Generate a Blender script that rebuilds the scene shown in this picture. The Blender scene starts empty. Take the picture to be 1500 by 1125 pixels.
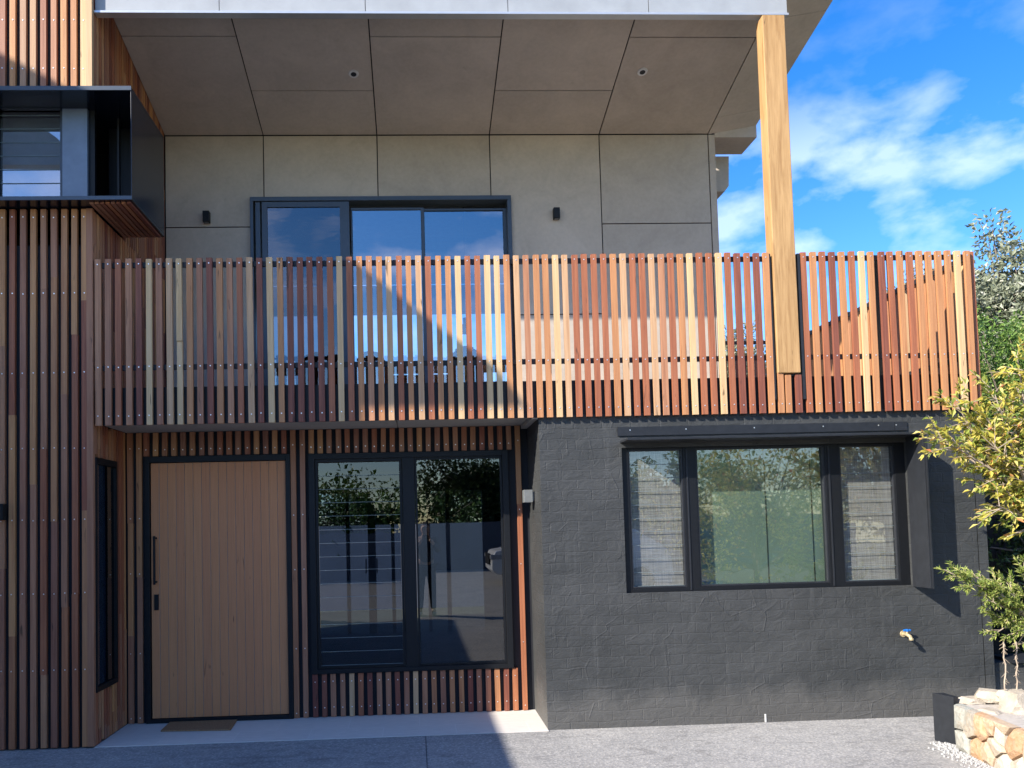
import bpy, math, random
import numpy as np
from mathutils import Vector, Matrix
random.seed(7); np.random.seed(7)
R=math.radians
scene=bpy.context.scene
C=bpy.context.scene.collection
# ------------------------------------------------------------------ camera
F=1133.0; CX,CY=654.995,715.27
YAW,PIT,ROL=0.0426002,0.04625005,-0.02458366
CAM=Vector((0,-6.312139,1.701072))
fw=Vector((math.sin(YAW)*math.cos(PIT),math.cos(YAW)*math.cos(PIT),math.sin(PIT)))
r0=Vector((math.cos(YAW),-math.sin(YAW),0)); u0=r0.cross(fw)
rt=math.cos(ROL)*r0+math.sin(ROL)*u0; up=-math.sin(ROL)*r0+math.cos(ROL)*u0
cd=bpy.data.cameras.new('camera'); cam=bpy.data.objects.new('camera',cd); C.objects.link(cam)
cam.matrix_world=Matrix(((rt.x,up.x,-fw.x,CAM.x),(rt.y,up.y,-fw.y,CAM.y),(rt.z,up.z,-fw.z,CAM.z),(0,0,0,1)))
cd.sensor_width=36; cd.sensor_fit='HORIZONTAL'; cd.lens=F/1500*36
cd.shift_x=(750-CX)/1500; cd.shift_y=(CY-562.5)/1500
cd.clip_start=.05; cd.clip_end=3000
scene.camera=cam
def U(px,py,Y=None,X=None,Z=None):
    d=fw+rt*((px-CX)/F)-up*((py-CY)/F)
    if Y is not None: t=(Y-CAM.y)/d.y
    elif X is not None: t=(X-CAM.x)/d.x
    else: t=(Z-CAM.z)/d.z
    return CAM+d*t
# ------------------------------------------------------------------ materials
def newmat(name):
    m=bpy.data.materials.new(name); m.use_nodes=True; nt=m.node_tree
    return m,nt,nt.nodes,nt.links,nt.nodes['Principled BSDF']
def setp(b,**k):
    for n,v in k.items():
        n={'spec':'Specular IOR Level'}.get(n,n.replace('_',' ').title())
        b.inputs[n].default_value=v
def rgba(c): return (c[0],c[1],c[2],1)
def math_(N,L,op,a,b=None):
    n=N.new('ShaderNodeMath'); n.operation=op
    for i,v in enumerate((a,b)):
        if v is None: continue
        if isinstance(v,(int,float)): n.inputs[i].default_value=v
        else: L.new(v,n.inputs[i])
    return n.outputs[0]
def noise(N,L,vec,scale,detail=4,rough=.55,dist=0):
    n=N.new('ShaderNodeTexNoise'); n.inputs['Scale'].default_value=scale
    n.inputs['Detail'].default_value=detail; n.inputs['Roughness'].default_value=rough
    n.inputs['Distortion'].default_value=dist
    if vec is not None: L.new(vec,n.inputs['Vector'])
    return n.outputs['Fac']
def ramp(N,L,fac,stops):
    n=N.new('ShaderNodeValToRGB'); e=n.color_ramp.elements
    while len(e)<len(stops): e.new(.5)
    for i,(p,c) in enumerate(stops):
        e[i].position=p; e[i].color=rgba(c) if not isinstance(c,(int,float)) else (c,c,c,1)
    L.new(fac,n.inputs['Fac']); return n.outputs['Color']
def mapping(N,L,scale,loc=None):
    t=N.new('ShaderNodeTexCoord'); m=N.new('ShaderNodeMapping'); m.inputs['Scale'].default_value=scale
    L.new(t.outputs['Object'],m.inputs['Vector'])
    if loc is not None: L.new(loc,m.inputs['Location'])
    return m.outputs['Vector']
def mixc(N,L,fac,a,b,mode='MIX'):
    n=N.new('ShaderNodeMix'); n.data_type='RGBA'; n.blend_type=mode
    for s,v in ((n.inputs[0],fac),(n.inputs[6],a),(n.inputs[7],b)):
        if isinstance(v,(int,float)): s.default_value=v
        elif isinstance(v,tuple): s.default_value=rgba(v)
        else: L.new(v,s)
    return n.outputs[2]
def bump(N,L,h,b,strength=.3,dist=.01):
    n=N.new('ShaderNodeBump'); n.inputs['Strength'].default_value=strength; n.inputs['Distance'].default_value=dist
    L.new(h,n.inputs['Height']); L.new(n.outputs['Normal'],b.inputs['Normal'])
def plain(name,col,rough=.6,metal=0,var=.12,scale=12,spec=.5,bmp=0):
    m,nt,N,L,b=newmat(name)
    v=mapping(N,L,(1,1,1)); f=noise(N,L,v,scale,5)
    c=ramp(N,L,f,[(.25,tuple(x*(1-var) for x in col)),(.75,tuple(min(1,x*(1+var)) for x in col))])
    L.new(c,b.inputs['Base Color']); setp(b,roughness=rough,metallic=metal,spec=spec)
    if bmp:
        f2=noise(N,L,v,scale*8,4); bump(N,L,f2,b,bmp,.005)
    return m
def wood(name,col,dark,vert=True,streak=.35,grain=(55,55,1.6),rnd=.4,hr=.016):
    m,nt,N,L,b=newmat(name)
    g=N.new('ShaderNodeNewGeometry')
    cmb=N.new('ShaderNodeCombineXYZ'); r=math_(N,L,'MULTIPLY',g.outputs['Random Per Island'],37.0)
    for i in range(3): L.new(r,cmb.inputs[i])
    v=mapping(N,L,grain,cmb.outputs[0])
    f=noise(N,L,v,1.0,6,.65,.6)
    c=ramp(N,L,f,[(.28,dark),(.5,tuple(a*.65+d*.35 for a,d in zip(col,dark))),(.68,col)])
    v2=mapping(N,L,(grain[0]*.35,grain[1]*.35,1.3 if vert else grain[2]),cmb.outputs[0])
    f2=noise(N,L,v2,1.0,3,.5,.3)
    c=mixc(N,L,ramp(N,L,f2,[(.45,0.0),(.8,streak)]),c,dark)
    hs=N.new('ShaderNodeHueSaturation'); L.new(c,hs.inputs['Color'])
    L.new(math_(N,L,'ADD',math_(N,L,'MULTIPLY',g.outputs['Random Per Island'],rnd),1-rnd/2),hs.inputs['Value'])
    L.new(math_(N,L,'ADD',math_(N,L,'MULTIPLY',g.outputs['Random Per Island'],hr),.5-hr/2),hs.inputs['Hue'])
    # knots and dark gum veins
    v3=mapping(N,L,(30,30,3.6),cmb.outputs[0]); f3=noise(N,L,v3,1.0,2,.5,.5)
    c2=mixc(N,L,ramp(N,L,f3,[(.70,0.0),(.76,.7)]),hs.outputs['Color'],(.03,.018,.012))
    L.new(c2,b.inputs['Base Color']); setp(b,roughness=.55,spec=.35)
    bump(N,L,f,b,.18,.003)
    return m
def glass(name,tint=(.8,.87,.86),boost=1.6,base=.05,wav=0.0,rough=0.0,refl=(1,1,1)):
    m=bpy.data.materials.new(name); m.use_nodes=True; nt=m.node_tree; N=nt.nodes; L=nt.links
    N.remove(N['Principled BSDF']); out=N['Material Output']
    t=N.new('ShaderNodeBsdfTransparent'); t.inputs['Color'].default_value=rgba(tint)
    g=N.new('ShaderNodeBsdfGlossy'); g.inputs['Roughness'].default_value=rough; g.inputs['Color'].default_value=rgba(refl)
    fr=N.new('ShaderNodeFresnel'); fr.inputs['IOR'].default_value=1.52
    fac=math_(N,L,'ADD',math_(N,L,'MULTIPLY',fr.outputs[0],boost),base)
    fac=math_(N,L,'MINIMUM',fac,.95)
    gg=N.new('ShaderNodeNewGeometry'); fac=math_(N,L,'MULTIPLY',fac,math_(N,L,'SUBTRACT',1.0,gg.outputs['Backfacing']))
    if wav:
        v=mapping(N,L,(1,1,2.5)); f=noise(N,L,v,3.0,2); bn=N.new('ShaderNodeBump'); bn.inputs['Strength'].default_value=wav
        bn.inputs['Distance'].default_value=.02; L.new(f,bn.inputs['Height']); L.new(bn.outputs['Normal'],g.inputs['Normal'])
    mx=N.new('ShaderNodeMixShader'); L.new(fac,mx.inputs[0]); L.new(t.outputs[0],mx.inputs[1]); L.new(g.outputs[0],mx.inputs[2])
    L.new(mx.outputs[0],out.inputs[0]); return m
def leafmat(name,stops,trans=.3,rough=.5):
    m,nt,N,L,b=newmat(name); out=N['Material Output']
    g=N.new('ShaderNodeNewGeometry'); c=ramp(N,L,g.outputs['Random Per Island'],stops)
    L.new(c,b.inputs['Base Color']); setp(b,roughness=rough,spec=.4)
    t=N.new('ShaderNodeBsdfTranslucent'); L.new(c,t.inputs['Color'])
    mx=N.new('ShaderNodeMixShader'); mx.inputs[0].default_value=trans
    L.new(b.outputs[0],mx.inputs[1]); L.new(t.outputs[0],mx.inputs[2]); L.new(mx.outputs[0],out.inputs[0]); return m

W={ 'y':wood('timber_straw',(.63,.43,.24),(.46,.28,.13),streak=.5),
    'c':wood('timber_cream',(.54,.345,.20),(.38,.20,.10),streak=.55),
    'o':wood('timber_honey',(.49,.235,.105),(.31,.125,.055),streak=.55),
    'p':wood('timber_salmon',(.46,.225,.125),(.27,.11,.055),streak=.6),
    'r':wood('timber_russet',(.37,.135,.066),(.21,.065,.034),streak=.6),
    'R':wood('timber_jarrah',(.25,.083,.050),(.13,.04,.027),streak=.5),
    'b':wood('timber_taupe',(.38,.175,.10),(.23,.095,.053),streak=.5)}
WK=list(W); WM=[W[k] for k in WK]
M={}
M['steel_screw']=plain('stainless_screw',(.85,.84,.82),.35,.85,.03)
M['post']=wood('glulam_post',(.52,.325,.145),(.28,.15,.055),grain=(34,34,2.2),streak=.55,rnd=.1,hr=.004)
M['door']=wood('door_veneer',(.60,.255,.11),(.48,.19,.078),grain=(150,150,2.2),streak=.15,rnd=.08,hr=.004)
M['black']=plain('black_powdercoat',(.006,.007,.009),.5,0,.15,30,.3)
M['charcoal']=plain('charcoal_steel',(.017,.019,.023),.5,0,.2,20,.35)
M['batten']=plain('black_backing',(.010,.011,.015),.8)
M['navy']=plain('navy_metal',(.008,.011,.020),.16,.0,.25,2.5,.6)
M['frame']=plain('slate_aluminium',(.055,.07,.09),.38,.3,.08,20)
M['fasc']=plain('grey_fascia',(.29,.31,.335),.55,0,.12,5)
M['drip']=plain('zinc_drip_edge',(.62,.62,.6),.3,.6,.05)
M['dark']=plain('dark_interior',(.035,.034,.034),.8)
M['wallint']=plain('interior_paint',(.22,.22,.22),.8)
M['white']=plain('white_plastic',(.60,.60,.58),.5)
M['greylamp']=plain('grey_lamp',(.17,.18,.18),.5,.2)
M['brass']=plain('brass_tap',(.62,.50,.30),.4,.6)
M['blue']=plain('blue_plastic',(.01,.13,.45),.4)
M['mat_']=plain('coir_fibre',(.31,.175,.09),.95,0,.35,90,.2,.6)
M['blade']=plain('glass_edge',(.13,.17,.18),.2,0,.1,10)
M['glass']=glass('window_glass',(.40,.46,.50),1.7,.035)
M['glass_up']=glass('tall_door_glass',(.86,.90,.92),3.4,.15)
M['glass_lv']=glass('louvre_glass',(.34,.40,.48),1.2,.02,.012)
M['glass_side']=glass('clear_louvre',(.93,.94,.93),2.2,.05,.01)
M['glass_r']=glass('front_room_glass',(.86,.93,.89),2.8,.07,.008,.02)
def concrete(name,col):
    m,nt,N,L,b=newmat(name); v=mapping(N,L,(1,1,1))
    g=N.new('ShaderNodeNewGeometry')
    f=noise(N,L,v,2.2,7,.62,.8); c=ramp(N,L,f,[(.3,tuple(x*.84 for x in col)),(.55,col),(.75,tuple(x*1.14 for x in col))])
    f1=noise(N,L,v,26,5,.6); c=mixc(N,L,.25,c,ramp(N,L,f1,[(.3,tuple(x*.8 for x in col)),(.7,tuple(x*1.2 for x in col))]))
    hs=N.new('ShaderNodeHueSaturation'); L.new(c,hs.inputs['Color'])
    L.new(math_(N,L,'ADD',math_(N,L,'MULTIPLY',g.outputs['Random Per Island'],.12),.94),hs.inputs['Value'])
    f3=noise(N,L,v,9,3,.5,1.0)
    c=mixc(N,L,ramp(N,L,f3,[(.70,0.0),(.76,.22)]),hs.outputs['Color'],tuple(x*.55 for x in col))
    L.new(c,b.inputs['Base Color']); setp(b,roughness=.75,spec=.3); bump(N,L,f1,b,.15,.003); return m
M['panel']=concrete('fibre_cement_panel',(.46,.40,.335))
M['deckunder']=concrete('balcony_lining',(.42,.39,.34))
def bagged():
    m,nt,N,L,b=newmat('bagged_black_brick'); 
    t=N.new('ShaderNodeTexCoord'); 
    nv=N.new('ShaderNodeTexNoise'); nv.inputs['Scale'].default_value=3.5; nv.inputs['Detail'].default_value=3; L.new(t.outputs['Object'],nv.inputs['Vector'])
    add=N.new('ShaderNodeVectorMath'); add.operation='MULTIPLY_ADD'; L.new(nv.outputs['Color'],add.inputs[0]); add.inputs[1].default_value=(.05,.05,.05); L.new(t.outputs['Object'],add.inputs[2])
    sp=N.new('ShaderNodeSeparateXYZ'); L.new(add.outputs[0],sp.inputs[0])
    xy=math_(N,L,'ADD',sp.outputs[0],sp.outputs[1]); cb=N.new('ShaderNodeCombineXYZ'); L.new(xy,cb.inputs[0]); L.new(sp.outputs[2],cb.inputs[1])
    br=N.new('ShaderNodeTexBrick'); L.new(cb.outputs[0],br.inputs['Vector'])
    br.inputs['Scale'].default_value=1; br.inputs['Brick Width'].default_value=.24; br.inputs['Row Height'].default_value=.086
    br.inputs['Mortar Size'].default_value=.007; br.inputs['Mortar Smooth'].default_value=1.0
    v=mapping(N,L,(1,1,1.6)); f=noise(N,L,v,7,6,.62,.9); f2=noise(N,L,v,42,4,.6,.4)
    vv=N.new('ShaderNodeTexVoronoi'); vv.feature='DISTANCE_TO_EDGE'; vv.inputs['Scale'].default_value=4.2; L.new(add.outputs[0],vv.inputs['Vector'])
    edge=ramp(N,L,vv.outputs['Distance'],[(0.0,1.0),(.035,0.0)])
    h=math_(N,L,'MULTIPLY',br.outputs['Fac'],-.23)
    h=math_(N,L,'ADD',h,math_(N,L,'MULTIPLY',f,1.7)); h=math_(N,L,'ADD',h,math_(N,L,'MULTIPLY',f2,.22))
    h=math_(N,L,'ADD',h,math_(N,L,'MULTIPLY',edge,math_(N,L,'MULTIPLY',ramp(N,L,noise(N,L,v,2.3,3),[(.5,0.0),(.62,1.0)]),.35)))
    bump(N,L,h,b,.55,.012)
    c=ramp(N,L,noise(N,L,v,1.6,5,.6,.5),[(.3,(.031,.033,.033)),(.7,(.052,.054,.054))])
    # chalky scuffs
    c=mixc(N,L,ramp(N,L,noise(N,L,mapping(N,L,(7,7,2.2)),2.0,6,.7,1.2),[(.62,0.0),(.75,.22)]),c,(.15,.155,.155))
    # splash dirt along the foot and lime runs
    sz=N.new('ShaderNodeSeparateXYZ'); L.new(t.outputs['Object'],sz.inputs[0])
    foot=ramp(N,L,math_(N,L,'ADD',sz.outputs[2],math_(N,L,'MULTIPLY',noise(N,L,mapping(N,L,(3,3,1)),2.0,5,.6),-.35)),[(.0,.45),(.16,0.0)])
    c=mixc(N,L,foot,c,(.12,.115,.105))
    c=mixc(N,L,ramp(N,L,noise(N,L,mapping(N,L,(9,9,.7)),1.6,5,.65),[(.60,0.0),(.74,.16)]),c,(.14,.145,.145))
    L.new(c,b.inputs['Base Color']); setp(b,roughness=.62,spec=.4); return m
M['brick']=bagged()
def aggregate():
    m,nt,N,L,b=newmat('exposed_aggregate'); v=mapping(N,L,(1,1,1))
    vo=N.new('ShaderNodeTexVoronoi'); vo.inputs['Scale'].default_value=75; L.new(v,vo.inputs['Vector'])
    c1=ramp(N,L,vo.outputs['Color'],[(0,(.16,.16,.155)),(.55,(.30,.29,.275)),(.85,(.46,.44,.40)),(1,(.6,.56,.5))])
    f=noise(N,L,v,1.1,6,.6,.4); c2=ramp(N,L,f,[(.3,(.21,.21,.21)),(.7,(.36,.35,.33))])
    c=mixc(N,L,.45,c1,c2)
    f3=noise(N,L,mapping(N,L,(.8,4,1)),1.5,6,.7,.8); c=mixc(N,L,ramp(N,L,f3,[(.58,0.0),(.75,.35)]),c,(.40,.38,.34))
    L.new(c,b.inputs['Base Color']); c=mixc(N,L,ramp(N,L,noise(N,L,mapping(N,L,(1,2.2,1)),2.6,5,.7,1.5),[(.52,0.0),(.7,.5)]),c,(.11,.105,.10)); L.new(c,b.inputs['Base Color']); setp(b,roughness=.85,spec=.25); bump(N,L,vo.outputs['Distance'],b,.35,.004); return m
M['agg']=aggregate()
def stonemat():
    m,nt,N,L,b=newmat('field_stone'); g=N.new('ShaderNodeNewGeometry'); v=mapping(N,L,(1,1,1))
    rr=math_(N,L,'MULTIPLY',g.outputs['Random Per Island'],1.0)
    f=noise(N,L,v,9,6,.65,1.2)
    x=math_(N,L,'ADD',math_(N,L,'MULTIPLY',rr,.85),math_(N,L,'MULTIPLY',f,.25))
    c=ramp(N,L,x,[(.18,(.44,.22,.08)),(.34,(.47,.36,.24)),(.5,(.45,.41,.34)),(.66,(.26,.30,.28)),(.78,(.40,.28,.17)),(.95,(.52,.48,.40))])
    c=mixc(N,L,.35,c,ramp(N,L,noise(N,L,v,40,4),[(.3,(.26,.21,.16)),(.7,(.55,.50,.43))]))
    L.new(c,b.inputs['Base Color']); setp(b,roughness=.85,spec=.25); bump(N,L,f,b,.6,.02); return m
M['stone']=stonemat()
M['rock']=plain('pale_rock',(.40,.35,.28),.85,0,.35,9,.25,.9)
M['mortar']=plain('pale_mortar',(.42,.38,.33),.9,0,.2,30)
M['gravel']=plain('bluestone_gravel',(.48,.48,.47),.9,0,.35,120,.2,.9)
def tiles():
    m,nt,N,L,b=newmat('porcelain_tile'); t=N.new('ShaderNodeTexCoord')
    br=N.new('ShaderNodeTexBrick'); L.new(t.outputs['Object'],br.inputs['Vector']); br.offset=.5
    br.inputs['Scale'].default_value=1; br.inputs['Brick Width'].default_value=.6; br.inputs['Row Height'].default_value=.3
    br.inputs['Mortar Size'].default_value=.0035; br.inputs['Color1'].default_value=(.60,.56,.51,1); br.inputs['Color2'].default_value=(.65,.61,.55,1); br.inputs['Mortar'].default_value=(.70,.68,.64,1)
    c=mixc(N,L,.5,br.outputs['Color'],ramp(N,L,noise(N,L,mapping(N,L,(2,9,1)),5,6),[(.3,(.52,.49,.45)),(.7,(.68,.64,.58))]))
    L.new(c,b.inputs['Base Color']); setp(b,roughness=.55,spec=.3); return m
M['tile']=tiles()
M['bark']=plain('twig_bark',(.17,.13,.10),.9,0,.3,25)
M['barkpale']=plain('pale_bark',(.36,.29,.22),.9,0,.3,25)
M['fence']=plain('dark_paling',(.045,.032,.026),.8,0,.3,9)
M['fencepale']=plain('pale_fence',(.085,.10,.14),.7,0,.1,4)
M['blind']=None
def blindmat(name,col,w=220):
    m,nt,N,L,b=newmat(name)
    fx=noise(N,L,mapping(N,L,(w,w,6)),1.0,3); fz=noise(N,L,mapping(N,L,(5,5,w)),1.0,3)
    f=math_(N,L,'MULTIPLY',math_(N,L,'ADD',fx,fz),.5)
    c=ramp(N,L,f,[(.36,tuple(x*.6 for x in col)),(.62,tuple(x*1.25 for x in col))])
    L.new(c,b.inputs['Base Color']); setp(b,roughness=.9,spec=.2); return m
M['mesh']=blindmat('woven_blind',(.27,.265,.255),150)
M['roller']=plain('sage_roller_blind',(.19,.215,.19),.9,0,.06,3)
L_yel=leafmat('autumn_leaf',[(0,(.10,.16,.03)),(.22,(.26,.32,.06)),(.48,(.48,.44,.08)),(.75,(.62,.52,.10)),(.93,(.66,.58,.20)),(1,(.55,.17,.06))],.35)
L_grn=leafmat('hedge_leaf',[(0,(.05,.10,.02)),(.5,(.12,.22,.04)),(.85,(.22,.33,.07)),(1,(.36,.42,.14))],.3)
L_gry=leafmat('grey_green_leaf',[(0,(.08,.10,.06)),(.45,(.20,.22,.14)),(.9,(.32,.34,.24)),(1,(.55,.54,.45))],.2)
L_bon=leafmat('pine_leaf',[(0,(.10,.16,.03)),(.5,(.26,.33,.07)),(.85,(.42,.46,.13)),(1,(.52,.46,.2))],.3)
L_drk=leafmat('dark_leaf',[(0,(.02,.04,.012)),(.7,(.05,.085,.02)),(1,(.12,.16,.04))],.25)

# ------------------------------------------------------------------ mesh builder
class MB:
    def __init__(s): s.v=[];s.f=[];s.m=[]
    def quad(s,a,b,c,d,mi=0):
        n=len(s.v); s.v+= [tuple(a),tuple(b),tuple(c),tuple(d)]; s.f.append((n,n+1,n+2,n+3)); s.m.append(mi)
    def hexa(s,p,mi=0): # p: 8 points bottom(4 ccw) top(4 ccw)
        n=len(s.v); s.v+=[tuple(q) for q in p]
        for f in ((3,2,1,0),(4,5,6,7),(0,1,5,4),(1,2,6,5),(2,3,7,6),(3,0,4,7)):
            s.f.append(tuple(n+i for i in f)); s.m.append(mi)
    def box(s,x0,x1,y0,y1,z0,z1,mi=0):
        if x0>x1:x0,x1=x1,x0
        if y0>y1:y0,y1=y1,y0
        if z0>z1:z0,z1=z1,z0
        s.hexa([(x0,y0,z0),(x1,y0,z0),(x1,y1,z0),(x0,y1,z0),(x0,y0,z1),(x1,y0,z1),(x1,y1,z1),(x0,y1,z1)],mi)
    def frame(s,x0,x1,z0,z1,y0,y1,t,mi=0,tb=None,tt=None,tr=None):
        tb=t if tb is None else tb; tt=t if tt is None else tt; tr=t if tr is None else tr
        s.box(x0,x0+t,y0,y1,z0,z1,mi); s.box(x1-tr,x1,y0,y1,z0,z1,mi)
        s.box(x0+t,x1-tr,y0,y1,z0,z0+tb,mi); s.box(x0+t,x1-tr,y0,y1,z1-tt,z1,mi)
    def tube(s,pts,rads,n=8,mi=0,cap=True):
        pts=[Vector(p) for p in pts]; base=len(s.v)
        for i,p in enumerate(pts):
            d=(pts[min(i+1,len(pts)-1)]-pts[max(i-1,0)]).normalized()
            a=d.cross(Vector((0,0,1)) if abs(d.z)<.9 else Vector((1,0,0))).normalized(); b=d.cross(a)
            for k in range(n):
                t=2*math.pi*k/n; s.v.append(tuple(p+(a*math.cos(t)+b*math.sin(t))*rads[i]))
        for i in range(len(pts)-1):
            for k in range(n):
                a0=base+i*n+k; b0=base+i*n+(k+1)%n
                s.f.append((a0,a0+n,b0+n,b0)); s.m.append(mi)
        if cap:
            s.f.append(tuple(base+k for k in range(n))); s.m.append(mi)
            s.f.append(tuple(base+(len(pts)-1)*n+k for k in reversed(range(n)))); s.m.append(mi)
    def prism(s,poly,y0,y1,mi=0): # poly of (x,z) extruded in y
        n=len(s.v); k=len(poly)
        s.v+=[(x,y0,z) for x,z in poly]+[(x,y1,z) for x,z in poly]
        s.f.append(tuple(range(n,n+k))); s.m.append(mi); s.f.append(tuple(range(n+2*k-1,n+k-1,-1))); s.m.append(mi)
        for i in range(k):
            j=(i+1)%k; s.f.append((n+i,n+k+i,n+k+j,n+j)); s.m.append(mi)
    def build(s,name,mats,parent=None,smooth=False,bevel=0,fix=False):
        me=bpy.data.meshes.new(name); me.from_pydata(s.v,[],s.f)
        mats=mats if isinstance(mats,(list,tuple)) else [mats]
        for m in mats: me.materials.append(m)
        me.polygons.foreach_set('material_index',s.m)
        if smooth: me.polygons.foreach_set('use_smooth',[True]*len(s.f))
        me.update()
        if fix:
            import bmesh
            bm=bmesh.new(); bm.from_mesh(me); bmesh.ops.recalc_face_normals(bm,faces=bm.faces); bm.to_mesh(me); bm.free()
        o=bpy.data.objects.new(name,me); C.objects.link(o)
        if parent is not None: o.parent=parent; o.matrix_parent_inverse=parent.matrix_world.inverted()
        if bevel:
            b=o.modifiers.new('bevel','BEVEL'); b.width=bevel; b.segments=2; b.limit_method='ANGLE'
        return o
def tag(o,label=None,cat=None,group=None,kind=None):
    for k,v in (('label',label),('category',cat),('group',group),('kind',kind)):
        if v: o[k]=v
    return o
def empty(name,loc,label,cat,group=None):
    o=bpy.data.objects.new(name,None); C.objects.link(o); o.location=loc
    o.matrix_world=Matrix.Translation(Vector(loc)); return tag(o,label,cat,group)

# ------------------------------------------------------------------ constants
YD=.69; YB=1.86; YW=.045; XL=-2.57; ZB=2.562; ZT=3.925; P0=-2.532; PI_=.0815
ZS=2.588    # balcony lining
house=empty('modern_house',(0,.7,0),'two storey house with slatted timber balcony, grey panels and black brick','house')

# ------------------------------------------------------------------ cladding
def screw(mb,x,y,z,mi,axis='y'):
    if axis=='y': mb.tube([(x,y+.002,z),(x,y-.0025,z)],[.0062,.005],7,mi)
    else: mb.tube([(x-.002,y,z),(x+.0025,y,z)],[.0062,.005],7,mi)
SC=len(WM)
def slat(mb,x,z0,z1,y=0.,w=.043,t=.028,screws=(),split=True,key=None,weights='yccoooopprrrRRbbb'):
    cuts=[z0]
    if split:
        z=z0+random.uniform(.3,2.4)
        while z<z1-.4: cuts.append(z); z+=random.uniform(.9,2.6)
    cuts.append(z1)
    dx=random.uniform(-.002,.002)
    for a,b in zip(cuts[:-1],cuts[1:]):
        k=WK.index(key or random.choice(weights)); w2=w+random.uniform(-.002,.002); e=random.uniform(-.0025,.0025); e2=random.uniform(-.0025,.0025)
        mb.hexa([(x-w2/2+e,y,a),(x+w2/2+e,y,a),(x+w2/2+e,y+t,a),(x-w2/2+e,y+t,a),(x-w2/2+e2,y,b-.0008),(x+w2/2+e2,y,b-.0008),(x+w2/2+e2,y+t,b-.0008),(x-w2/2+e2,y+t,b-.0008)],k)
    for z in screws:
        if z0+.01<z<z1-.01: screw(mb,x+random.uniform(-.003,.003),y,z+random.uniform(-.004,.004),SC)
mats_sl=WM+[M['steel_screw']]
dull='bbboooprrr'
# left block, front face
zscr=[U(60,y,Y=0).z for y in (1098,982,870,762,657,546,430,318,100)]+[5.93]
mb=MB(); xs=[U(x,430,Y=0).x for x in (2.7,17.7,33.3,48.3,63.3,78.7,93.7,108.7,123.3)]
xs=[xs[0]-.0835*k for k in range(9,0,-1)]+xs
HZ1=U(193,127,Y=-.15).z; HZ2=U(193,292,Y=-.15).z
zg=.015
for x in xs:
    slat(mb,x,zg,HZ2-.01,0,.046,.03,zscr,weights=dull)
mb.box(XL-.050,XL,-.006,.03,zg,HZ2-.01,WK.index('b'))
lo=mb.build('front_cladding',mats_sl,house)
mb=MB()
for i,x in enumerate(xs):
    slat(mb,x,HZ1+.004,7.2,0,.046,.03,zscr,weights='ppcoc',split=False,key='y' if i==len(xs)-1 else ('o' if i==len(xs)-2 else None))
mb.box(XL-.050,XL,-.006,.03,HZ1+.004,7.2,WK.index('y'))
mb.build('upper_cladding',mats_sl,house)
# backing for left block
mb=MB(); mb.box(-6,XL-.03,.034,3.0,0,HZ2-.3); mb.box(-6,XL-.03,.034,3.0,HZ1+.02,7.2); 
mb.box(-6,-3.45,.034,3.0,HZ2-.3,HZ1+.02); mb.box(-3.45,XL-.03,1.0,3.0,HZ2-.3,HZ1+.02)
mb.build('backing_wall',M['batten'],house)
# side face of left block (faces +X): narrow boards
def side_clad(name,y0,y1,z0,z1,hole=None):
    mb=MB(); y=y0
    while y<y1-.02:
        yy=min(y+.043,y1)
        segs=[(z0,z1)]
        if hole and y+.02>hole[0] and y<hole[1]: segs=[(z0,hole[2]),(hole[3],z1)]
        for a,b in segs:
            if b-a<.03: continue
            k=WK.index(random.choice('bboprrRo')); m_=a
            cut=random.uniform(a,b)
            for p,q in ((a,cut),(cut+.001,b)):
                if q-p>.05: mb.box(XL-.025,XL+random.uniform(-.002,.001),y,yy,p,q,k); k=WK.index(random.choice('bboprrRo'))
        y+=.0565
    return mb.build(name,mats_sl,house)
SWY=(.03,.47); SWZ=(U(150,1010,X=XL).z,2.31)
side_clad('side_cladding',.034,YD+.0,zg,ZS-.003,(SWY[0],SWY[1],SWZ[0]+.02,SWZ[1]))
side_clad('side_cladding',.034,YB-.01,2.86,HZ2-.02)
side_clad('side_cladding',.034,YB-.01,HZ1+.03,7.2)
side_clad('side_cladding',.67,YB-.01,HZ2-.019,HZ1+.029)
# narrow side window
w=empty('x',(0,0,0),None,None); bpy.data.objects.remove(w)
mb=MB(); x0=XL-.02; x1=XL+.012
a,b=SWY; c,d=SWZ
mb.box(x0,x1,a,a+.02,c,d);mb.box(x0,x1,b-.03,b,c,d);mb.box(x0,x1,a+.02,b-.03,c,c+.04);mb.box(x0,x1,a+.02,b-.03,d-.05,d)
sw=mb.build('side_window',M['black'],house)
mb=MB(); mb.box(XL-.016,XL-.010,a+.02,b-.03,c+.04,d-.05); mb.build('glass_pane',M['glass_lv'],sw)
mb=MB(); mb.box(XL-.0235,XL-.0185,a+.021,a+.25,c+.041,d-.051); mb.build('curtain',plain('pale_curtain',(.55,.62,.60),.8),sw)

# ------------------------------------------------------------------ window hood of left block
XR=U(193,292,Y=-.15).x; YH=.66
mb=MB(); t=.026
mb.box(-6,XR,-.15,YH,HZ1-t,HZ1); mb.box(-6,XR,-.15,YH,HZ2,HZ2+t)
mb.box(XR-.006,XR,-.148,YH,HZ2+t,HZ1-t); mb.box(XL+.002,XR-.006,YH-.02,YH,HZ2+t,HZ1-t)
hood=mb.build('window_hood',M['navy'],house,bevel=.002)
mb=MB(); x=XL+.02
while x<XR-.03:
    mb.box(x,x+.03,-.11,YH-.03,HZ2-.016,HZ2-.001,WK.index(random.choice('Rrb'))); x+=.042
mb.build('hood_lining',mats_sl,hood)
mb=MB(); mb.box(-6,XR+.002,-.156,-.15,HZ1-t-.004,HZ1+.004); mb.box(-6,XR+.002,-.156,-.15,HZ2-.002,HZ2+t+.002); mb.build('trim',M['frame'],hood)
Yw=.16
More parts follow.
